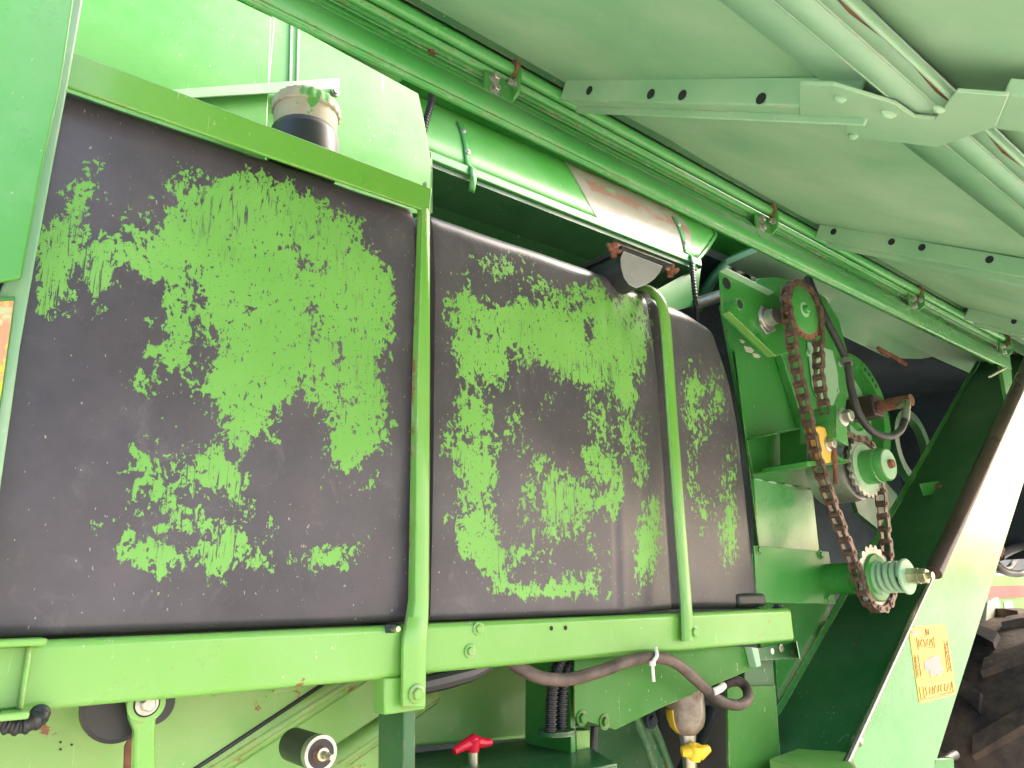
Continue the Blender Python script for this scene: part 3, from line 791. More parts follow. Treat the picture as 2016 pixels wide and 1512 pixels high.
# hose with loop
hp = [(1000, 1300, 1.62), (1030, 1318, 1.59), (1065, 1334, 1.57), (1115, 1338, 1.56), (1180, 1322, 1.55), (1235, 1302, 1.55), (1285, 1294, 1.55), (1330, 1305, 1.55), (1375, 1343, 1.55), (1415, 1378, 1.55), (1452, 1388, 1.555), (1472, 1376, 1.58), (1468, 1352, 1.61), (1446, 1340, 1.64), (1420, 1352, 1.67), (1395, 1372, 1.70)]
fh = hose('fuel_hose', hp, 11, MHOSE, 'dusty brown rubber fuel hose looping under the beam')
a = PY(1290, 1278, 1.52); b = PY(1283, 1300, 1.52)
mb = MB().tube(spline([PY(1291, 1276, 1.545), PY(1293, 1290, 1.527), PY(1286, 1302, 1.527), PY(1282, 1304, 1.535)], 5), .0055, 8)
mb.lathe(PY(1284, 1302, 1.525), (0, 0, -1), [(0, .009), (.012, .009)], 8); mb.tube([PY(1284, 1303, 1.525), PY(1287, 1342, 1.525)], .0052, 6)
o = mb.build('cable_tie', MWHITE, False); o['label'] = 'white cable tie round the dusty brown hose under the beam'; o['category'] = 'cable tie'
MB().tube([PY(1405, 1362, 1.535), PY(1418, 1356, 1.54), PY(1424, 1350, 1.56)], .011, 10).build('hose_clip', MWHITE, fh)
# fuel bowl
YF = 1.72; p = PY(1347, 1360, YF); rb = plen(1347, 1420, YF, 38)
zb_ = PY(1347, 1450, YF).z
k = N('cloudy_bowl_plastic'); k.set('Base Color', k.mix(k.ramp(k.noise(40, 6, .7), .35, .65), (.16, .12, .09), (.30, .24, .20))).set('Roughness', .22).set('Coat Weight', .5)
MBOWL = k.m
k = N('amber_fuel'); k.set('Base Color', k.mix(k.ramp(k.noise(8, 3, .5, (3, 3, .4)), .4, .6), (.75, .36, .01), (.85, .50, .02))).set('Roughness', .12).set('Coat Weight', .6).set('Subsurface Weight', .4); MAMB = k.m
h = p.z-zb_
prof = [(0, rb*.35), (.012, rb*.62), (.03, rb*.86), (.055, rb*.98), (.08, rb), (h+.06, rb)]
bowl = MB().lathe((p.x, YF, zb_), (0, 0, 1), prof, 40).build('fuel_filter_bowl', MBOWL, root, label='cloudy fuel filter bowl with amber fuel under the gusset plate')
mb = MB(); m = 40; vd = V((p.x, YF, 0)).normalized(); sidev = V((-vd.y, vd.x, 0))
pf = [(.010, rb*.60), (.03, rb*.875), (.055, rb*.995), (.08, rb*1.012), (h*.62, rb*1.012)]
a0 = math.atan2(sidev.y, sidev.x)-.25
for hh, rr in pf:
    for q in range(15): t = a0+q/14*1.15; mb.v.append(V((p.x+rr*math.cos(t), YF+rr*math.sin(t), zb_+hh)))
for i in range(len(pf)-1): mb.f += [(i*15+q, i*15+q+1, (i+1)*15+q+1, (i+1)*15+q) for q in range(14)]
mb.build('amber_fuel', MAMB, bowl, solid=.003, label='amber fuel showing through the clear side')
MB().lathe((p.x, YF, zb_-.02), (0, 0, 1), [(0, .024), (.024, .028)], 20).build('bowl_neck', MSTEEL, bowl)
MB().lathe((p.x, YF, zb_-.2), (0, 0, 1), [(0, .012), (.07, .012), (.075, .019), (.1, .019), (.105, .022), (.18, .024)], 18).build('drain_pipe', MPLATED, bowl)
q = PY(1372, 1480, YF-.03)
mb = MB().tube([q+V((-.05, .02, .004)), q+V((-.02, .0, .006)), q+V((.005, -.012, -.002)), q+V((.035, -.02, .008))], [.015, .025, .022, .012], 12); mb.lathe(q+V((-.018, -.002, -.02)), (0, -.3, 1), [(0, .02), (.045, .022)], 12)
mb.build('drain_knob', MYEL, bowl, label='yellow drain knob')
# parts behind the bowl
MB().plate([(1296, 1330), (1440, 1330), (1440, 1600), (1306, 1600)], 2.12, .02).build('gap_shade_plate', MHOLE, root)  # near-black plate added to stand in for shade behind the bowl
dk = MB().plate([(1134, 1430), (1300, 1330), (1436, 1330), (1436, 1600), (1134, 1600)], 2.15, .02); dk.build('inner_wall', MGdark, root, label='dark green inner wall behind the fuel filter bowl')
mb = MB(); cl = [PY(1262, 1405, 1.86), PY(1272, 1430, 1.86), PY(1285, 1462, 1.86), PY(1310, 1530, 1.86)]
mb.tube(spline([p_+V((-.03, 0, 0)) for p_ in cl], 4), .014, 10); mb.tube(spline([p_+V((.035, 0, 0)) for p_ in cl], 4), .014, 10)
mb.prism([cl[0]+V((-.03, .004, .02)), cl[0]+V((.03, .004, .02)), cl[1]+V((.04, .004, 0)), cl[3]+V((.03, .004, 0)), cl[3]+V((-.03, .004, 0)), cl[1]+V((-.03, .004, 0))], (0, .015, 0))
mb.build('cast_lever', MGdark, root, label='dark green cast lever with raised edges behind the fuel filter bowl')
MB().bolt(PY(1282, 1418, 1.85), (0, -1, 0), .018).build('bolt', MDARK, root)
MB().tube([PY(1330, 1560, 2.0), PY(1400, 1400, 2.05)], .03, 12).build('linkage_rod', MDARK, root, label='dark linkage rod in the gap behind the bowl')
MB().tube([PY(1170, 1430, 1.8), PY(1168, 1500, 1.8)], .012, 10).build('control_cable', MCON, root, label='black control cable under the gusset plate')

# ------------------------------------------------------------------ beam end bracket, plates on the right
mb = MB().plate([(1440, 1285), (1570, 1262), (1574, 1297), (1497, 1301), (1440, 1312)], 1.66, .01)
eb = mb.build('end_bracket', MGdark, root, bevel=.002, label='dark green angle bracket under the beam end')
MB().prism([PY(1567, 1262, 1.66), PY(1574, 1297, 1.66), PY(1574, 1297, 1.60), PY(1567, 1262, 1.60)], (.006, 0, 0)).build('bracket_flange', MGd, eb, bevel=.002)
disc_holes(eb, [(1520, 1282, 1.66, 6)], MWHITE); 
bolts(eb, MPLATED, [(1538, 1276, 1.655, 5)])
MB().bolt(PY(1532, 1197, 1.62), (0, 0, 1), .014).build('bolt', MDARK, beam)
mb = MB().plate([(1466, 1296), (1522, 1292), (1526, 1352), (1466, 1354)], 1.72, .2); mb.build('cross_tube', MGdark, root, bevel=.004, label='square dark green tube end under the beam')
mb = MB().plate([(1432, 1352), (1526, 1350), (1544, 1600), (1438, 1600)], 1.70, .012); fp_ = mb.build('lower_leg_plate', MGshade, root, bevel=.002, label='tall shaded green plate below the beam end')
MB().prism([PY(1526, 1350, 1.70), PY(1544, 1600, 1.70), PY(1544, 1600, 1.78), PY(1526, 1350, 1.78)], (-.004, 0, 0)).build('plate_edge', MGd, fp_)
YS = 1.80
up_ = MB().plate([(1422, 600), (1600, 600), (1660, 700), (1660, 880), (1600, 962), (1484, 942), (1470, 860), (1445, 720)], YS, .02)
spl = up_.build('gearbox_side_plate', MG, root, bevel=.003, label='tall green side plate behind the drive chain')
MB().prism([PY(1446, 690, YS-.03), PY(1497, 1100, YS-.03), PY(1497, 1100, YS), PY(1446, 690, YS)], (.006, 0, 0)).build('plate_edge', MG, spl)
mid = MB().plate([(1484, 941), (1600, 964), (1614, 1090), (1494, 1090)], YS-.01, .02).build('middle_side_plate', MGs, spl, bevel=.003)
for x, y in ((1493, 944), (1520, 949), (1552, 955), (1580, 960)): 
    a = PY(x-8, y-1, YS-.012); b = PY(x+8, y+2, YS-.012); MB().tube([a, a.lerp(b, .5)+V((0, -.003, 0)), b], [.003, .006, .003], 8).build('weld_bead', MGd, spl)
low = MB().plate([(1494, 1180), (1632, 1188), (1648, 1310), (1600, 1430), (1560, 1600), (1542, 1600), (1528, 1300), (1500, 1300)], YS+.07, .02).build('lower_side_plate', MG, spl, bevel=.003)
sm_ = MB().plate([(1484, 1074), (1632, 1086), (1646, 1190), (1490, 1186)], 1.725, .008).build('cover_plate', MG, root, bevel=.002, label='small bolted green cover plate beside the lower sprocket')
bolts(sm_, MG, [(1493, 1083, 1.725, 6), (1615, 1092, 1.725, 6), (1628, 1178, 1.725, 6)])
MB().plate([(1480, 1090), (1486, 1090), (1492, 1180), (1486, 1180)], 1.73, .06).build('plate_edge', MGdark, sm_)
mb = MB().plate([(1624, 1222), (1645, 1224), (1650, 1260), (1628, 1258)], 1.845, .008); tb = mb.build('tab_bracket', MG, root, bevel=.002, label='small green tab bracket on the lower side plate'); bolts(tb, MSTEEL, [(1636, 1238, 1.845, 5)])
MB().tube([PY(1640, 1256, 1.84), PY(1643, 1300, 1.84)], .006, 8).build('split_pin', MPALE, tb)
# gear casing with round top
arc = [(1490, 548), (1530, 545), (1580, 556), (1625, 585), (1652, 630), (1668, 690), (1670, 760), (1662, 830), (1650, 860), (1590, 860), (1540, 700), (1480, 620)]
cas = MB().plate(arc, 1.76, .04).build('gear_casing', MG, root, bevel=.004, label='round topped green gear casing behind the chain')
MB().plate([(1590, 672), (1640, 690), (1650, 735), (1652, 770), (1640, 800), (1615, 795), (1600, 760)], 1.752, .006).build('casing_cover', MGd, cas, bevel=.004)
bolts(cas, MGd, [(1592, 695, 1.755, 5), (1655, 715, 1.755, 5), (1648, 770, 1.755, 4)])
# holed bracket
Yk = 1.64
bk = MB().plate([(1417, 533), (1540, 585), (1575, 640), (1570, 690), (1513, 704), (1422, 618)], Yk, .008).build('holed_bracket', MG, root, bevel=.002, label='green bracket plate with a round hole left of the top sprocket')
a = PY(1417, 533, Yk); b = PY(1512, 580, Yk); MB().prism([a, b, b+V((0, -.03, .004)), a+V((0, -.03, .004))], (0, 0, -.006)).build('bracket_flange', MGd, bk, bevel=.002)
a = PY(1422, 618, Yk); b = PY(1513, 704, Yk); MB().prism([a, b, b+V((0, -.035, -.006)), a+V((0, -.035, -.006))], (0, 0, .006)).build('bracket_flange', MGw, bk, bevel=.002)
p = PY(1430, 558, Yk); inlay(bk, spot(p+V((0, -.0015, 0)), (0, -1, 0), .026, 28), MHOLE)
p = PY(1432, 608, Yk); r_ = plen(1432, 608, Yk, 13); mb = MB().lathe(p, (0, -1, 0), [(0, r_), (.06, r_)], 24); so = mb.build('stub_tube', MG, bk); inlay(so, spot(p+V((0, -.0605, 0)), (0, -1, 0), r_*.72), MHOLE)
for x, y, w_, h_ in ((1475, 688, 10, 7), (1490, 700, 8, 5), (1462, 672, 5, 4)):
    MB().plate([(x-w_, y-h_), (x+w_*.3, y-h_*.6), (x+w_, y+h_*.3), (x+w_*.5, y+h_), (x-w_*.6, y+h_*.6)], YS-.002, .002).build('bare_patch', MPALE, spl)
p = PY(1508, 628, Yk-.004); MB().plate([(1500, 600), (1514, 607), (1528, 650), (1510, 658), (1498, 640)], Yk-.012, .012).build('bearing_flange', MSTEEL, bk, bevel=.003)
MB().lathe(p, (0, -1, 0), [(0, .055), (.012, .05), (.014, .036), (.05, .034)], 30).build('shaft_collar', MSTEEL, bk)

# ------------------------------------------------------------------ chain drive
YCn = 1.53
def cpt(x, y): return PY(x, y, YCn)
def sprocket(cx, cy, npx, mat, name, label, teeth, plate=True):
    c = cpt(cx, cy); r = plen(cx, cy, YCn, npx); mb = MB(); m = teeth*6; pts = []
    for i in range(m):
        f = (i % 6)/6; rr = r*(.86 if f in (0,) else 1) if False else r*(.90+.10*math.sin(min(1, max(0, math.sin(2*math.pi*f)*.5+.5))*math.pi/2)**1.0)
        t = 2*math.pi*i/m; pts.append(V((c.x+rr*math.cos(t), YCn-.008, c.z+rr*math.sin(t))))
    mb.prism(pts, (0, .016, 0)); return mb.build(name, mat, root, bevel=.001, label=label), c, r
DS = rusty('rusty_sprocket', (.33, .14, .09), (.2, .09, .06))
s1, c1, r1 = sprocket(1580, 611, 60, DS, 'sprocket', 'upper sprocket with a green painted disc', 26)
MB().lathe(c1+V((0, -.010, 0)), (0, 1, 0), [(0, r1*.80), (.002, r1*.83), (.006, r1*.83)], 48).build('sprocket_disc', MG, s1)
MB().lathe(c1+V((0, -.03, 0)), (0, 1, 0), [(0, r1*.1), (.004, r1*.14), (.02, r1*.15)], 24).build('shaft_end', MG, s1)
MB().ring(c1+V((0, -.0112, 0)), (0, 1, 0), r1*.13, r1*.26, .002, 24).build('hub_ring', MGd, s1)
MB().tube([c1+V((0, .0, 0)), c1+V((0, .12, 0))], r1*.2, 20).build('drive_shaft', MRUST, s1)
s2, c2, r2 = sprocket(1701, 921, 60, MSTEEL, 'sprocket', 'middle sprocket with a large green hub drum', 22)
MB().lathe(c2+V((0, -.010, 0)), (0, 1, 0), [(0, r2*.78), (.004, r2*.8)], 48).build('sprocket_disc', MGd, s2)
hb = MB().lathe(c2+V((0, -.105, 0)), (0, 1, 0), [(0, r2*.50), (.008, r2*.53), (.035, r2*.53), (.037, r2*.56), (.1, r2*.56)], 48).build('hub_drum', MG, s2, label='green hub drum with a pale end face')
MB().lathe(c2+V((0, -.108, 0)), (0, 1, 0), [(0, r2*.47), (.004, r2*.49)], 40).build('hub_face', MGd, s2); MB().lathe(c2+V((0, -.125, 0)), (0, 1, 0), [(0, r2*.13), (.02, r2*.15)], 20).build('shaft_end', MRUST, s2)
MB().lathe(c2+V((-.02, .02, -.01)), (0, 1, 0), [(0, r2*.95), (.03, r2*1.0), (.16, r2*1.0)], 40).build('bearing_drum', MSTEEL, s2)
s3, c3, r3 = sprocket(1722, 1137, 64, MSTEEL, 'sprocket', 'lower sprocket with a coil spring slip clutch', 20)
MB().lathe(c3+V((0, -.02, 0)), (0, 1, 0), [(0, r3*.68), (.006, r3*.72), (.012, r3*.72)], 44).build('clutch_plate', MG, s3)
MB().lathe(c3+V((0, -.03, 0)), (0, 1, 0), [(0, r3*.50), (.012, r3*.52)], 40).build('clutch_plate', MGd, s3)
Ln = .105
mb = MB(); sp_ = [c3+V((r3*.40*math.cos(t/14*2*math.pi), -.03-Ln*.86*t/49, r3*.40*math.sin(t/14*2*math.pi))) for t in range(50)]; mb.tube(sp_, r3*.085, 8); mb.build('clutch_spring', MGd, s3, label='green coil spring')
MB().tube([c3+V((0, -.02, 0)), c3+V((0, -.2, 0))], r3*.15, 16).build('clutch_shaft', MG, s3)
MB().lathe(c3+V((0, -.03-Ln, 0)), (0, 1, 0), [(0, r3*.48), (.004, r3*.52), (.012, r3*.52)], 36).build('spring_washer', MGd, s3)
MB().lathe(c3+V((0, -.175, 0)), (0, 1, 0), [(0, r3*.24), (.04, r3*.24)], 6).build('lock_nut', MPLATED, s3); MB().lathe(c3+V((0, -.205, 0)), (0, 1, 0), [(0, r3*.20), (.003, r3*.22), (.03, r3*.22)], 6).build('lock_nut', MPLATED, s3)
MB().tube([c3+V((0, -.2, 0)), c3+V((0, -.225, 0))], r3*.11, 12).build('threaded_end', MPLATED, s3)
MB().lathe(c3+V((0, .02, 0)), (0, 1, 0), [(0, r3*.44), (.06, r3*.44), (.062, r3*.48), (.19, r3*.48)], 32).build('bearing_tube', MG, s3)
# the chain path round the three sprockets
def circ(c, r, a0, a1, m): return [V((c.x+r*math.cos(math.radians(a0+(a1-a0)*i/m)), YCn, c.z+r*math.sin(math.radians(a0+(a1-a0)*i/m)))) for i in range(m+1)]
R1, R2, R3 = r1*.94, r2*.96, r3*.95
pth = circ(c1, R1, 190, -8, 24)+[cpt(1612, 745), cpt(1620, 790), cpt(1634, 846)]+circ(c2, R2, 108, -12, 14)+circ(c3, R3, -2, -178, 20)+[cpt(1612, 920), cpt(1588, 815), cpt(1563, 700)]
d = [0]
for a, b in zip(pth, pth[1:]+pth[:1]): d.append(d[-1]+(b-a).length)
NL = int(round(d[-1]/.0525/2)*2); pitch = d[-1]/NL
def along(t):
    t %= d[-1]; j = max(i for i in range(len(pth)) if d[i] <= t+1e-9); a = pth[j]; b = pth[(j+1) % len(pth)]
    return a.lerp(b, (t-d[j])/max(1e-9, d[j+1]-d[j]))
mb = MB(); joints = [along(i*pitch) for i in range(NL)]
for i in range(NL):
    a = joints[i]; b = joints[(i+1) % NL]; dr = (b-a).normalized(); nr = V((-dr.z, 0, dr.x)); outer = i % 2
    hw = .0195 if outer else .0145; L = (b-a).length; hh = .0155
    for sgn in (-1, 1):
        y0 = sgn*hw; pts = []
        for k_ in range(8): t = math.radians(90+k_*180/7); pts.append(a+dr*math.cos(t)*hh+nr*math.sin(t)*hh)
        pts.append(a.lerp(b, .5)-nr*hh*.72)
        for k_ in range(8): t = math.radians(-90+k_*180/7); pts.append(b+dr*math.cos(t)*hh+nr*math.sin(t)*hh)
        pts.append(a.lerp(b, .5)+nr*hh*.72)
        mb.prism([p_+V((0, y0-.0025, 0)) for p_ in pts], (0, .005, 0))
    mb.tube([a+V((0, -.0145, 0)), a+V((0, .0145, 0))], .0138, 10); mb.tube([a+V((0, -.026, 0)), a+V((0, .026, 0))], .0068, 8)
ch = mb.build('drive_chain', MCHAIN, root, label='rusty brown roller chain round three sprockets')
# tensioner: guide block, brackets
yb_ = MB().plate([(1604, 842), (1614, 838), (1625, 841), (1632, 862), (1638, 888), (1637, 911), (1622, 913)], YCn-.012, .05)
gb = yb_.build('chain_guide', MYBLK, root, bevel=.006, label='yellow plastic chain guide block')
MB().bolt(PY(1631, 875, YCn-.012), (0, -1, 0), .02, .024).build('bolt', MSTEEL, gb)
tn = MB().plate([(1646, 796), (1664, 813), (1671, 878), (1646, 862)], YCn-.05, .008)
tn.prism([PY(1646, 796, YCn-.05), PY(1646, 862, YCn-.05), PY(1646, 862, YCn-.05)+V((0, .16, 0)), PY(1646, 796, YCn-.05)+V((0, .16, 0))], (.006, 0, 0))
tno = tn.build('tensioner_bracket', MG, root, bevel=.002, label='green angled tensioner bracket between the chain strands'); MB().bolt(PY(1659, 821, YCn-.05), (0, -1, 0), .026, .035).build('bolt', MSTEEL, tno)
mb = MB().plate([(1588, 908), (1668, 903), (1669, 912), (1590, 918)], YCn+.0, .2); mb.plate([(1638, 890), (1669, 908), (1668, 912), (1638, 912)], YCn, .006); mb.build('tensioner_shelf', MG, root, bevel=.002, label='green shelf under the yellow chain guide')
MB().tube([PY(1643, 878, YCn-.02), PY(1645, 952, YCn-.02)], .009, 10).build('adjuster_rod', MRUST, root, label='rusty threaded adjuster rod below the chain guide')
mb = MB()
A = [(1524, 856), (1588, 842), (1590, 918), (1530, 924)]
q = [PY(x, y, 1.66) for x, y in A]; bd = V((0, .13, 0)); th_ = .006
mb.prism([q[0], q[1], q[1]+bd, q[0]+bd], (0, 0, th_)); mb.prism([q[3], q[2], q[2]+bd, q[3]+bd], (0, 0, -th_)); mb.prism([q[1], q[2], q[2]+bd, q[1]+bd], (th_, 0, 0))
mb.build('open_box_bracket', MG, root, bevel=.002, label='open green box bracket welded to the side plate')

# ------------------------------------------------------------------ flywheel, hose and dark interior
pc = PY(1692, 812, 1.85); rf = plen(1692, 812, 1.85, 122)
fw = MB().ring(pc, (0, 1, 0), rf*.80, rf, .10, 56).build('flywheel', MG, root, label='green spoked flywheel in the dark bay')
MB().lathe(pc+V((0, .07, 0)), (0, 1, 0), [(0, rf*.82), (.02, rf*.82)], 48).build('wheel_disc', MGd, fw); MB().lathe(pc+V((0, .0, 0)), (0, 1, 0), [(0, rf*.26), (.07, rf*.40)], 30).build('wheel_hub', MG, fw)
for t in (20, 140, 260):
    dd = V((math.cos(math.radians(t)), 0, math.sin(math.radians(t)))); nn = V((-dd.z, 0, dd.x))
    MB().prism([pc+V((0, .02, 0))+dd*rf*.25-nn*rf*.2, pc+V((0, .02, 0))+dd*rf*.83-nn*rf*.12, pc+V((0, .02, 0))+dd*rf*.83+nn*rf*.12, pc+V((0, .02, 0))+dd*rf*.25+nn*rf*.2], (0, .03, 0)).build('spoke', MGd, fw, bevel=.004)
for t in (38, 46, 54, 62): 
    q = pc+V((math.cos(math.radians(t)), 0, math.sin(math.radians(t))))*rf*.9; MB().lathe(q+V((0, -.001, 0)), (0, 1, 0), [(0, rf*.035), (.003, rf*.035)], 12).build('balance_hole', MDARK, fw)
q = PY(1715, 800, 1.74); fwh = MB().box(q.x-.055, q.x+.055, 1.70, 1.85, q.z-.06, q.z+.05).build('rotary_joint', MBROWN, root, bevel=.008, label='brown block joint with a hose in front of the flywheel')
MB().tube([q+V((0, -.03, -.01)), q+V((0, -.20, -.01))], .03, 18).build('joint_shaft', MRUST, fwh)
hp = [(1590, 545, 1.60), (1606, 585, 1.58), (1628, 632, 1.56), (1652, 678, 1.55), (1668, 716, 1.54), (1676, 765, 1.53), (1690, 812, 1.52), (1716, 848, 1.51), (1748, 860, 1.50), (1772, 848, 1.50), (1781, 826, 1.50)]
hh_ = hose('hydraulic_hose', hp, 7.5, MRUB, 'black hydraulic hose curving in front of the flywheel')
MB().tube([PY(1781, 828, 1.50), PY(1784, 808, 1.50)], plen(1781, 820, 1.5, 8), 12).build('hose_ferrule', MSTEEL, hh_); MB().tube(spline([PY(1784, 810, 1.5), PY(1787, 797, 1.5), PY(1783, 791, 1.52), PY(1770, 800, 1.58)], 5), plen(1781, 800, 1.5, 6), 12).build('hose_elbow', MPLATED, hh_)
MB().ring(PY(1667, 716, 1.53), (.2, .2, 1), .018, .026, .02, 20).build('hose_clamp', MSTEEL, hh_)
mb = MB().prism([PY(1606, 540, 1.72), PY(1655, 560, 1.72), PY(1925, 688, 1.72), PY(1890, 690, 1.95), PY(1800, 708, 2.1), PY(1745, 694, 2.1), PY(1652, 650, 2.0), PY(1625, 600, 1.9)], (0, .01, .01))
mb = MB().plate([(1600, 535), (1660, 560), (1925, 688), (1860, 698), (1815, 706), (1752, 704), (1652, 656), (1610, 610)], 1.98, .012)
mb.build('inner_cover', MGd, root, bevel=.002, label='dusty green inner cover sheet below the door rail')
MB().plate([(1600, 555), (1640, 563), (1652, 575), (1628, 602)], 1.9, .004).build('cream_plate', MPALE, root, label='small cream plate below the door rail')
mb = MB()
for q in range(5): 
    c = PY(1732+q*11, 690+q*6, 1.93); mb.tube([c+V((-.02, 0, .015)), c+V((.015, -.01, -.01)), c+V((.03, 0, .01))], [.01, .016, .008], 8)
o = mb.build('rope_scrap', MRUST, False); o['label'] = 'brown scrap of rope tied below the rail of the raised door'; o['category'] = 'rope'
# dark cavity: walls added round the drive bay to keep light out
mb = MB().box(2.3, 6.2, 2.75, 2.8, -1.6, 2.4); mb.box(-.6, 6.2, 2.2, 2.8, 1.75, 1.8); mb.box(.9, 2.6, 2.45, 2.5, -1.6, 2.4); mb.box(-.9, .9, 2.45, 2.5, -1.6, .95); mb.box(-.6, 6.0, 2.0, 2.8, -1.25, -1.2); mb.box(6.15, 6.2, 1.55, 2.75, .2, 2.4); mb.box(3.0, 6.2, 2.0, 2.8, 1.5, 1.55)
mb.build('bay_light_walls', MDARK, root, label='dark walls added inside the drive bay to keep light out')
for q, (x0, y0, x1, y1) in enumerate([(1870, 690, 1898, 760), (1890, 690, 1912, 750), (1905, 690, 1918, 735)]):
    MB().tube([PY(x0, y0, 2.2), PY(x1, y1, 2.2)], .02, 10).build('inner_pipe', MGdark, root, label='thin green pipe in the dark corner under the rail end')
MB().tube([PY(1862, 908, 1.75), PY(1952, 735, 1.75)], plen(1900, 820, 1.75, 10), 16).build('tie_tube', MGdark, root, label='dark green tie tube across the drive bay')
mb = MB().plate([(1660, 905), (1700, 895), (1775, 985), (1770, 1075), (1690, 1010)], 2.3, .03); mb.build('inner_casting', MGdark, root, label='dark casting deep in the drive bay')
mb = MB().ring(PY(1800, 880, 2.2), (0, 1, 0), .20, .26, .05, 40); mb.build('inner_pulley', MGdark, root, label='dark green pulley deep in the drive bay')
mb = MB().prism([PY(1968, 700, 1.5), PY(1988, 695, 1.5), PY(1996, 790, 1.5), PY(1985, 800, 1.5)], (0, .02, 0)); mb.build('rail_stay', MG, root, label='green stay below the rail end')
MB().tube([PY(1948, 742, 1.5), PY(1985, 722, 1.5)], .007, 8).build('stay_rod', MPALE, root)

# ------------------------------------------------------------------ sloping housing with sticker, gas strut
YH = 1.50
A0 = PY(1640, 1560, YH); A1 = PY(2040, 690, YH)
dirH = (A1-A0).normalized(); A1 = A0+dirH*4.2; A0 = A0-dirH*.6
B0 = PY(1824, 1560, YH); B1 = PY(2016, 948, YH); dB = (B1-B0).normalized(); B1 = B0+dB*3.2; B0 = B0-dB*.5
hou = MB().prism([A0, A1, B1, B0], (0, .008, 0)).build('sloping_housing', MGs, root, bevel=.002, label='sloping housing with a pale glossy front face and dark left side')
DHo = .34
MB().prism([A0+V((0, .008, 0)), A1+V((0, .008, 0)), A1+V((0, DHo, 0)), A0+V((0, DHo, 0))], V((dirH.z, 0, -dirH.x))*.008).build('housing_side', MGdark, hou, bevel=.002)  # side face darkened in colour for shade
nrmH = V((-dirH.z, 0, dirH.x))
MB().prism([A0+V((0, DHo, 0)), A1+V((0, DHo, 0)), A1+V((0, DHo, 0))+nrmH*.03, A0+V((0, DHo, 0))+nrmH*.03], (0, .008, 0)).build('housing_flange', MG, hou, bevel=.002)
MB().tube([A0+nrmH*.003+V((0, .004, 0)), A1+nrmH*.003+V((0, .004, 0))], .006, 8).build('edge_trim', MBROWN, hou)
k = N('warning_yellow'); k.set('Base Color', k.mix(k.ramp(k.noise(4, 5), .35, .7), (.80, .40, .003), (.85, .50, .02))).set('Roughness', .3).set('Coat Weight', .4); MSTK = k.m
MINK = plain('sticker_grey_ink', (.30, .31, .31), .45, 0, .08, 10); MINK2 = plain('sticker_violet_ink', (.34, .18, .16), .45, 0, .1, 10)
def on_h(x, y, o): return PY(x, y, YH-o)
spts = [(1796, 1237), (1800, 1233), (1858, 1229), (1863, 1233), (1882, 1360), (1879, 1367), (1816, 1385), (1810, 1382), (1791, 1252)]
sticker = MB().prism([on_h(x, y, .002) for x, y in spts], (0, .0015, 0)).build('warning_sticker', MSTK, hou, label='yellow warning sticker with a grey emblem and boxed lettering')
def zt_(x, y): return (1760+x/7.5625, 1200+y/7.56)
blob = [(510, 740), (560, 700), (615, 672), (690, 682), (700, 830), (745, 890), (730, 945), (700, 920), (695, 1000), (655, 990), (630, 960), (590, 965), (575, 1030), (545, 1020), (525, 905), (465, 910), (450, 770)]
EMB = MB().prism([on_h(*zt_(x, y), .0035) for x, y in blob], (0, .0012, 0)); inlay(sticker, EMB, MINK)
EMB = MB().prism([on_h(*zt_(x, y), .0035) for x, y in [(265, 325), (370, 322), (390, 350), (370, 375), (270, 378)]], (0, .0012, 0)); inlay(sticker, EMB, MINK)
def line(mb, pts, w=.0016):
    mb.tube([on_h(*zt_(x, y), .003) for x, y in pts], w, 6)
mb = MB()
for bxs in ([(335, 425), (590, 400), (605, 560), (362, 592), (335, 425)], [(372, 1155), (860, 1062), (885, 1225), (405, 1330), (372, 1155)], [(300, 680), (355, 672), (408, 1000), (345, 1022), (300, 680)], [(745, 465), (790, 458), (855, 920), (800, 935), (745, 465)], [(468, 290), (510, 286), (522, 380), (480, 386), (468, 290)], [(325, 850), (385, 843)], [(770, 615), (815, 612)], [(432, 1145), (455, 1310)], [(305, 272), (750, 240), (775, 260)], [(385, 1360), (880, 1255)]): line(mb, bxs)
rr_ = random.Random(3)
def glyphs(x0, y0, x1, y1, nn, hgt, vertical=False):
    for i in range(nn):
        t = (i+.5)/nn; cx = x0+(x1-x0)*t; cy = y0+(y1-y0)*t; pts = []
        for s_ in range(4): pts.append((cx+rr_.uniform(-.4, .4)*abs((x1-x0) if not vertical else 50)/ (nn if not vertical else 1.6), cy+hgt*(-.5+s_/3)))
        line(mb, pts, .0017)
glyphs(355, 505, 590, 485, 6, 110); glyphs(460, 1220, 860, 1140, 9, 115); glyphs(320, 700, 365, 990, 5, 45, True); glyphs(768, 490, 825, 900, 7, 45, True); glyphs(480, 300, 505, 370, 2, 28, True)
inlay(sticker, mb, MINK2)
# cross plate and threaded rod on the dark side
mb = MB().plate([(1812, 952), (1886, 941), (1894, 966), (1820, 976)], YH+.19, .008); cpz = mb.build('lug_plate', MG, hou, bevel=.002)
MB().tube([PY(1846, 980, YH+.17), PY(1876, 905, YH+.24)], .009, 10).build('threaded_rod', MRUST, hou); MB().bolt(PY(1849, 962, YH+.18), (-.2, -1, 0), .018).build('nut', MRUST, hou)
MB().tube([PY(1866, 930, YH+.24), PY(1950, 735, YH+.3)], .022, 14).build('spring_tube', MGdark, hou)
# ledge at the foot of the housing
mb = MB().plate([(1515, 1494), (1695, 1506), (1695, 1600), (1515, 1600)], 1.24, .4); 
mb = MB(); zl = PY(1560, 1495, 1.58).z
mb.prism([PZ(x, y, zl) for x, y in ((1514, 1494), (1570, 1474), (1672, 1480), (1690, 1514), (1600, 1517))], (0, 0, -.25)); mb.build('step_ledge', MGw, root, bevel=.003, label='green ledge at the foot of the sloping housing')
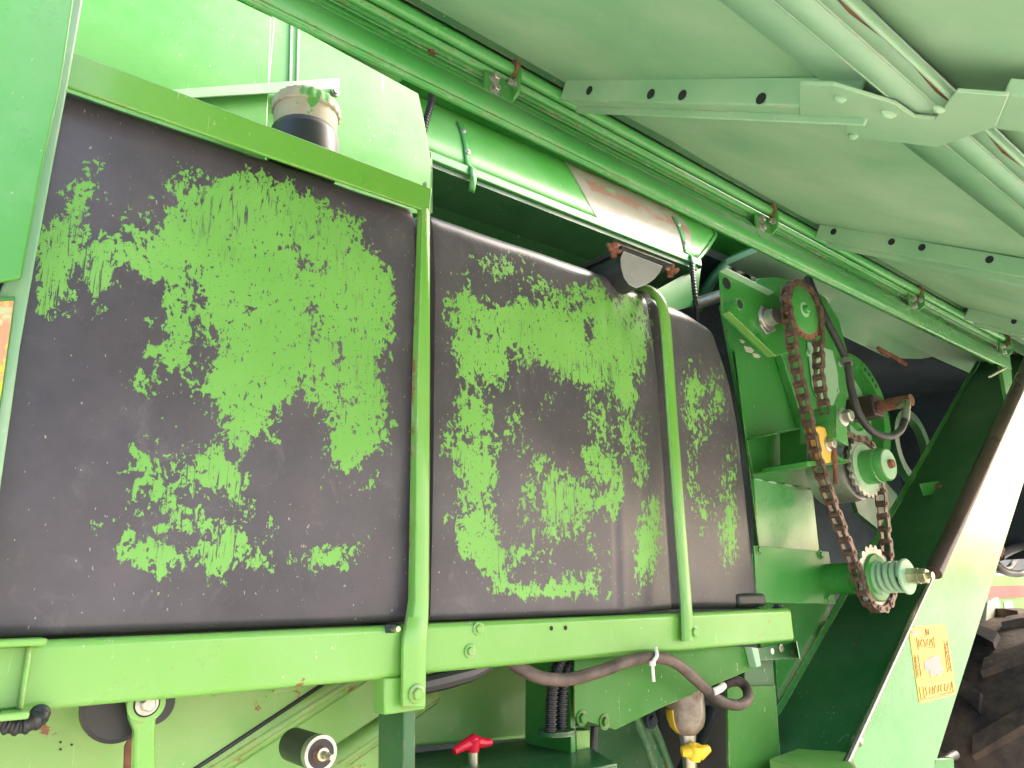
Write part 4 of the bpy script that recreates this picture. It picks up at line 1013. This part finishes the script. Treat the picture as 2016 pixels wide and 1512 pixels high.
# gas strut
a = PY(2060, 640, 1.22); b = PY(1838, 1128, 1.39); c = PY(1640, 1560, 1.455)
gs = MB().tube([a, b], plen(1920, 950, 1.30, 14.5), 24).build('gas_strut', MBROWN, root, label='dark gas strut propping the raised door')
MB().tube([b, c], plen(1750, 1320, 1.43, 6.5), 18).build('strut_rod', MCHROME, gs); MB().lathe(b, (b-c), [(-.004, plen(1838, 1128, 1.39, 10)), (.03, plen(1838, 1128, 1.39, 15.5))], 24).build('strut_gland', MBROWN, gs)
MB().tube([PY(1690, 1455, 1.445), PY(1686, 1462, 1.445)], plen(1690, 1450, 1.445, 10), 14).build('strut_collar', MSTEEL, gs)

# ------------------------------------------------------------------ wheel and hoses at the right
def tyre():
    c = V((5.25, 1.75, -1.28)); Ro = 1.18; W = .42
    mb = MB(); n_ = 96; pr = [(-W, .72), (-W*1.05, .86), (-W*1.02, .94), (-W*.8, 1.0), (0, 1.02), (W*.8, 1.0), (W*1.02, .94), (W*1.05, .86), (W, .72)]
    mb.lathe(c, (0, 1, 0), [(h_, r_*Ro*.94) for h_, r_ in pr], n_)
    return mb, c, Ro, W
mb, wc, Ro, Wd = tyre()
k = N('dusty_tyre_rubber'); c = k.mix(k.ramp(k.noise(3.5, 7, .7), .40, .62), (.018, .016, .02), (.14, .095, .07)); k.set('Base Color', c).set('Roughness', .8); k.bump(k.noise(50, 5), .3, .01)
whl = mb.build('drive_wheel', k.m, root, label='large dusty drive wheel with diagonal lugs at the right')
mb = MB()
for i in range(16):
    for sgn in (-1, 1):
        t0 = 2*math.pi*(i+.25*(sgn+1))/16; pts = []; top = []
        for q in range(7):
            f = q/6; y = sgn*Wd*(1.0-f*1.02); t = t0+f*.30; rr = Ro*(.94*(1.0 if f > .18 else .985)); w_ = .045
            o = V((math.cos(t), 0, math.sin(t))); tg = V((-o.z, 0, o.x))
            for s2_, h2_ in ((-1, 0), (-1*.8, .058), (1*.8, .058), (1, 0)): pts.append(wc+V((0, y, 0))+o*(rr+h2_)+tg*s2_*w_*1.4)
        fs = []
        for q in range(6): fs += [(q*4+k_, q*4+k_+1, q*4+k_+5, q*4+k_+4) for k_ in range(3)]
        fs += [(0, 1, 2, 3), (27, 26, 25, 24)]
        mb.add(pts, fs)
mb.build('tread_lugs', k.m, whl)
MB().lathe(wc+V((0, -Wd*.8, 0)), (0, 1, 0), [(0, .3), (.06, .72*Ro*.9), (.5, .72*Ro*.9)], 40).build('wheel_rim', MYEL, whl)
for pts, n_, lb in [([(2060, 1060, 2.0), (2010, 1075, 2.0), (1985, 1085, 2.0), (1968, 1095, 2.0)], 9, 'black hose end near the right edge'), ([(2050, 1120, 2.0), (2000, 1130, 2.0), (1965, 1118, 2.0), (1950, 1090, 2.0)], 7, 'black hose loop above the wheel'), ([(1990, 960, 2.1), (1990, 1030, 2.1), (2000, 1090, 2.1), (1985, 1120, 2.1), (1962, 1110, 2.1)], 6, 'grey green hose behind the housing edge'), ([(2040, 900, 2.1), (2010, 960, 2.1), (2005, 1040, 2.1), (2030, 1090, 2.1)], 7, 'black hose at the frame edge')]:
    hose('hydraulic_hose', pts, n_, MRUB, lb)
mb = MB().plate([(1950, 820), (2300, 700), (2300, 1110), (1972, 1128), (1930, 1080)], 2.5, .03); mb.build('rear_shade_plate', MDARK, root, label='dark plate standing in for shade behind the hoses at the right')  # dark sheet added where only shade lies under the machine
MB().tube([PY(1966, 1098, 1.98), PY(1972, 1080, 1.98)], .02, 10).build('pipe_fitting', MRUST, root, label='rusty pipe fitting on the hose near the right edge')
MB().plate([(1945, 1185), (1965, 1175), (1972, 1195), (1958, 1215), (1940, 1235)], 1.9, .03).build('wheel_bracket', MPALE, root, bevel=.004, label='pale bracket above the wheel')
MB().tube([PY(1850, 1505, 1.6), PY(1868, 1492, 1.6), PY(1880, 1486, 1.6)], .02, 12).build('hitch_pin', MRUB, root, label='dark pin at the bottom right')
MB().plate([(1840, 1494), (1878, 1492), (1886, 1600), (1830, 1600)], 1.5, .03).build('foot_plate', MG, root, bevel=.004, label='green foot plate at the bottom right')

# ------------------------------------------------------------------ second machine behind and the ground
def top_thing(o, label, cat): o['label'] = label; o['category'] = cat
bmk = MB(); a = PY(1900, 1250, 5.2); b = PY(1985, 1130, 5.2)
bmk.box(a.x, b.x+8, 5.2, 7.0, a.z-1.0, b.z)
MLG = plain('light_green_paint', (.07, .26, .015), .5, 0, .1, 4); MREDB = plain('red_band_paint', (.36, .012, .015), .5, 0, .1, 4)
tr = bmk.build('trailer', MLG, False, bevel=.03); top_thing(tr, 'bright green trailer body with a red band behind the drive wheel', 'trailer')
for nm, m_, y0, y1 in (('red_band', MREDB, 1153, 1178),):
    p0 = PY(1960, y0, 5.19); p1 = PY(1960, y1, 5.19); o = MB().box(p0.x-.6, p0.x+6, 5.185, 5.199, p1.z, p0.z).build(nm, m_, False); o.parent = tr
for x in (1986, 2050, 2110):
    p0 = PY(x-10, 1184, 5.19); p1 = PY(x+10, 1204, 5.19); o = MB().box(p0.x, p1.x, 5.185, 5.199, p1.z, p0.z).build('white_square', MWHITE, False); o.parent = tr
k = N('pale_gravel_ground')
c = k.mix(k.ramp(k.noise(.35, 6, .65), .35, .65), (.50, .47, .36), (.62, .59, .50)); c = k.mix(k.ramp(k.noise(60, 4), .4, .7), c, (.33, .30, .22))
k.set('Base Color', c).set('Roughness', .9); k.bump(k.noise(40, 6), .4, .02)
me = bpy.data.meshes.new('ground'); nn_ = 40; L_ = 1500; vs = []; fs = []
gx = [math.copysign((abs(i-nn_/2)/(nn_/2))**3*L_, i-nn_/2) for i in range(nn_+1)]
for y in gx:
    for x in gx: vs.append((x, y, 0.0 if max(abs(x), abs(y)) < 12 else .15*noise.noise(V((x*.02, y*.02, 0)))))
for j in range(nn_):
    for i in range(nn_): q = j*(nn_+1)+i; fs.append((q, q+1, q+nn_+2, q+nn_+1))
me.from_pydata(vs, [], fs); me.materials.append(k.m)
gr = bpy.data.objects.new('ground', me); COL.objects.link(gr); gr['kind'] = 'structure'
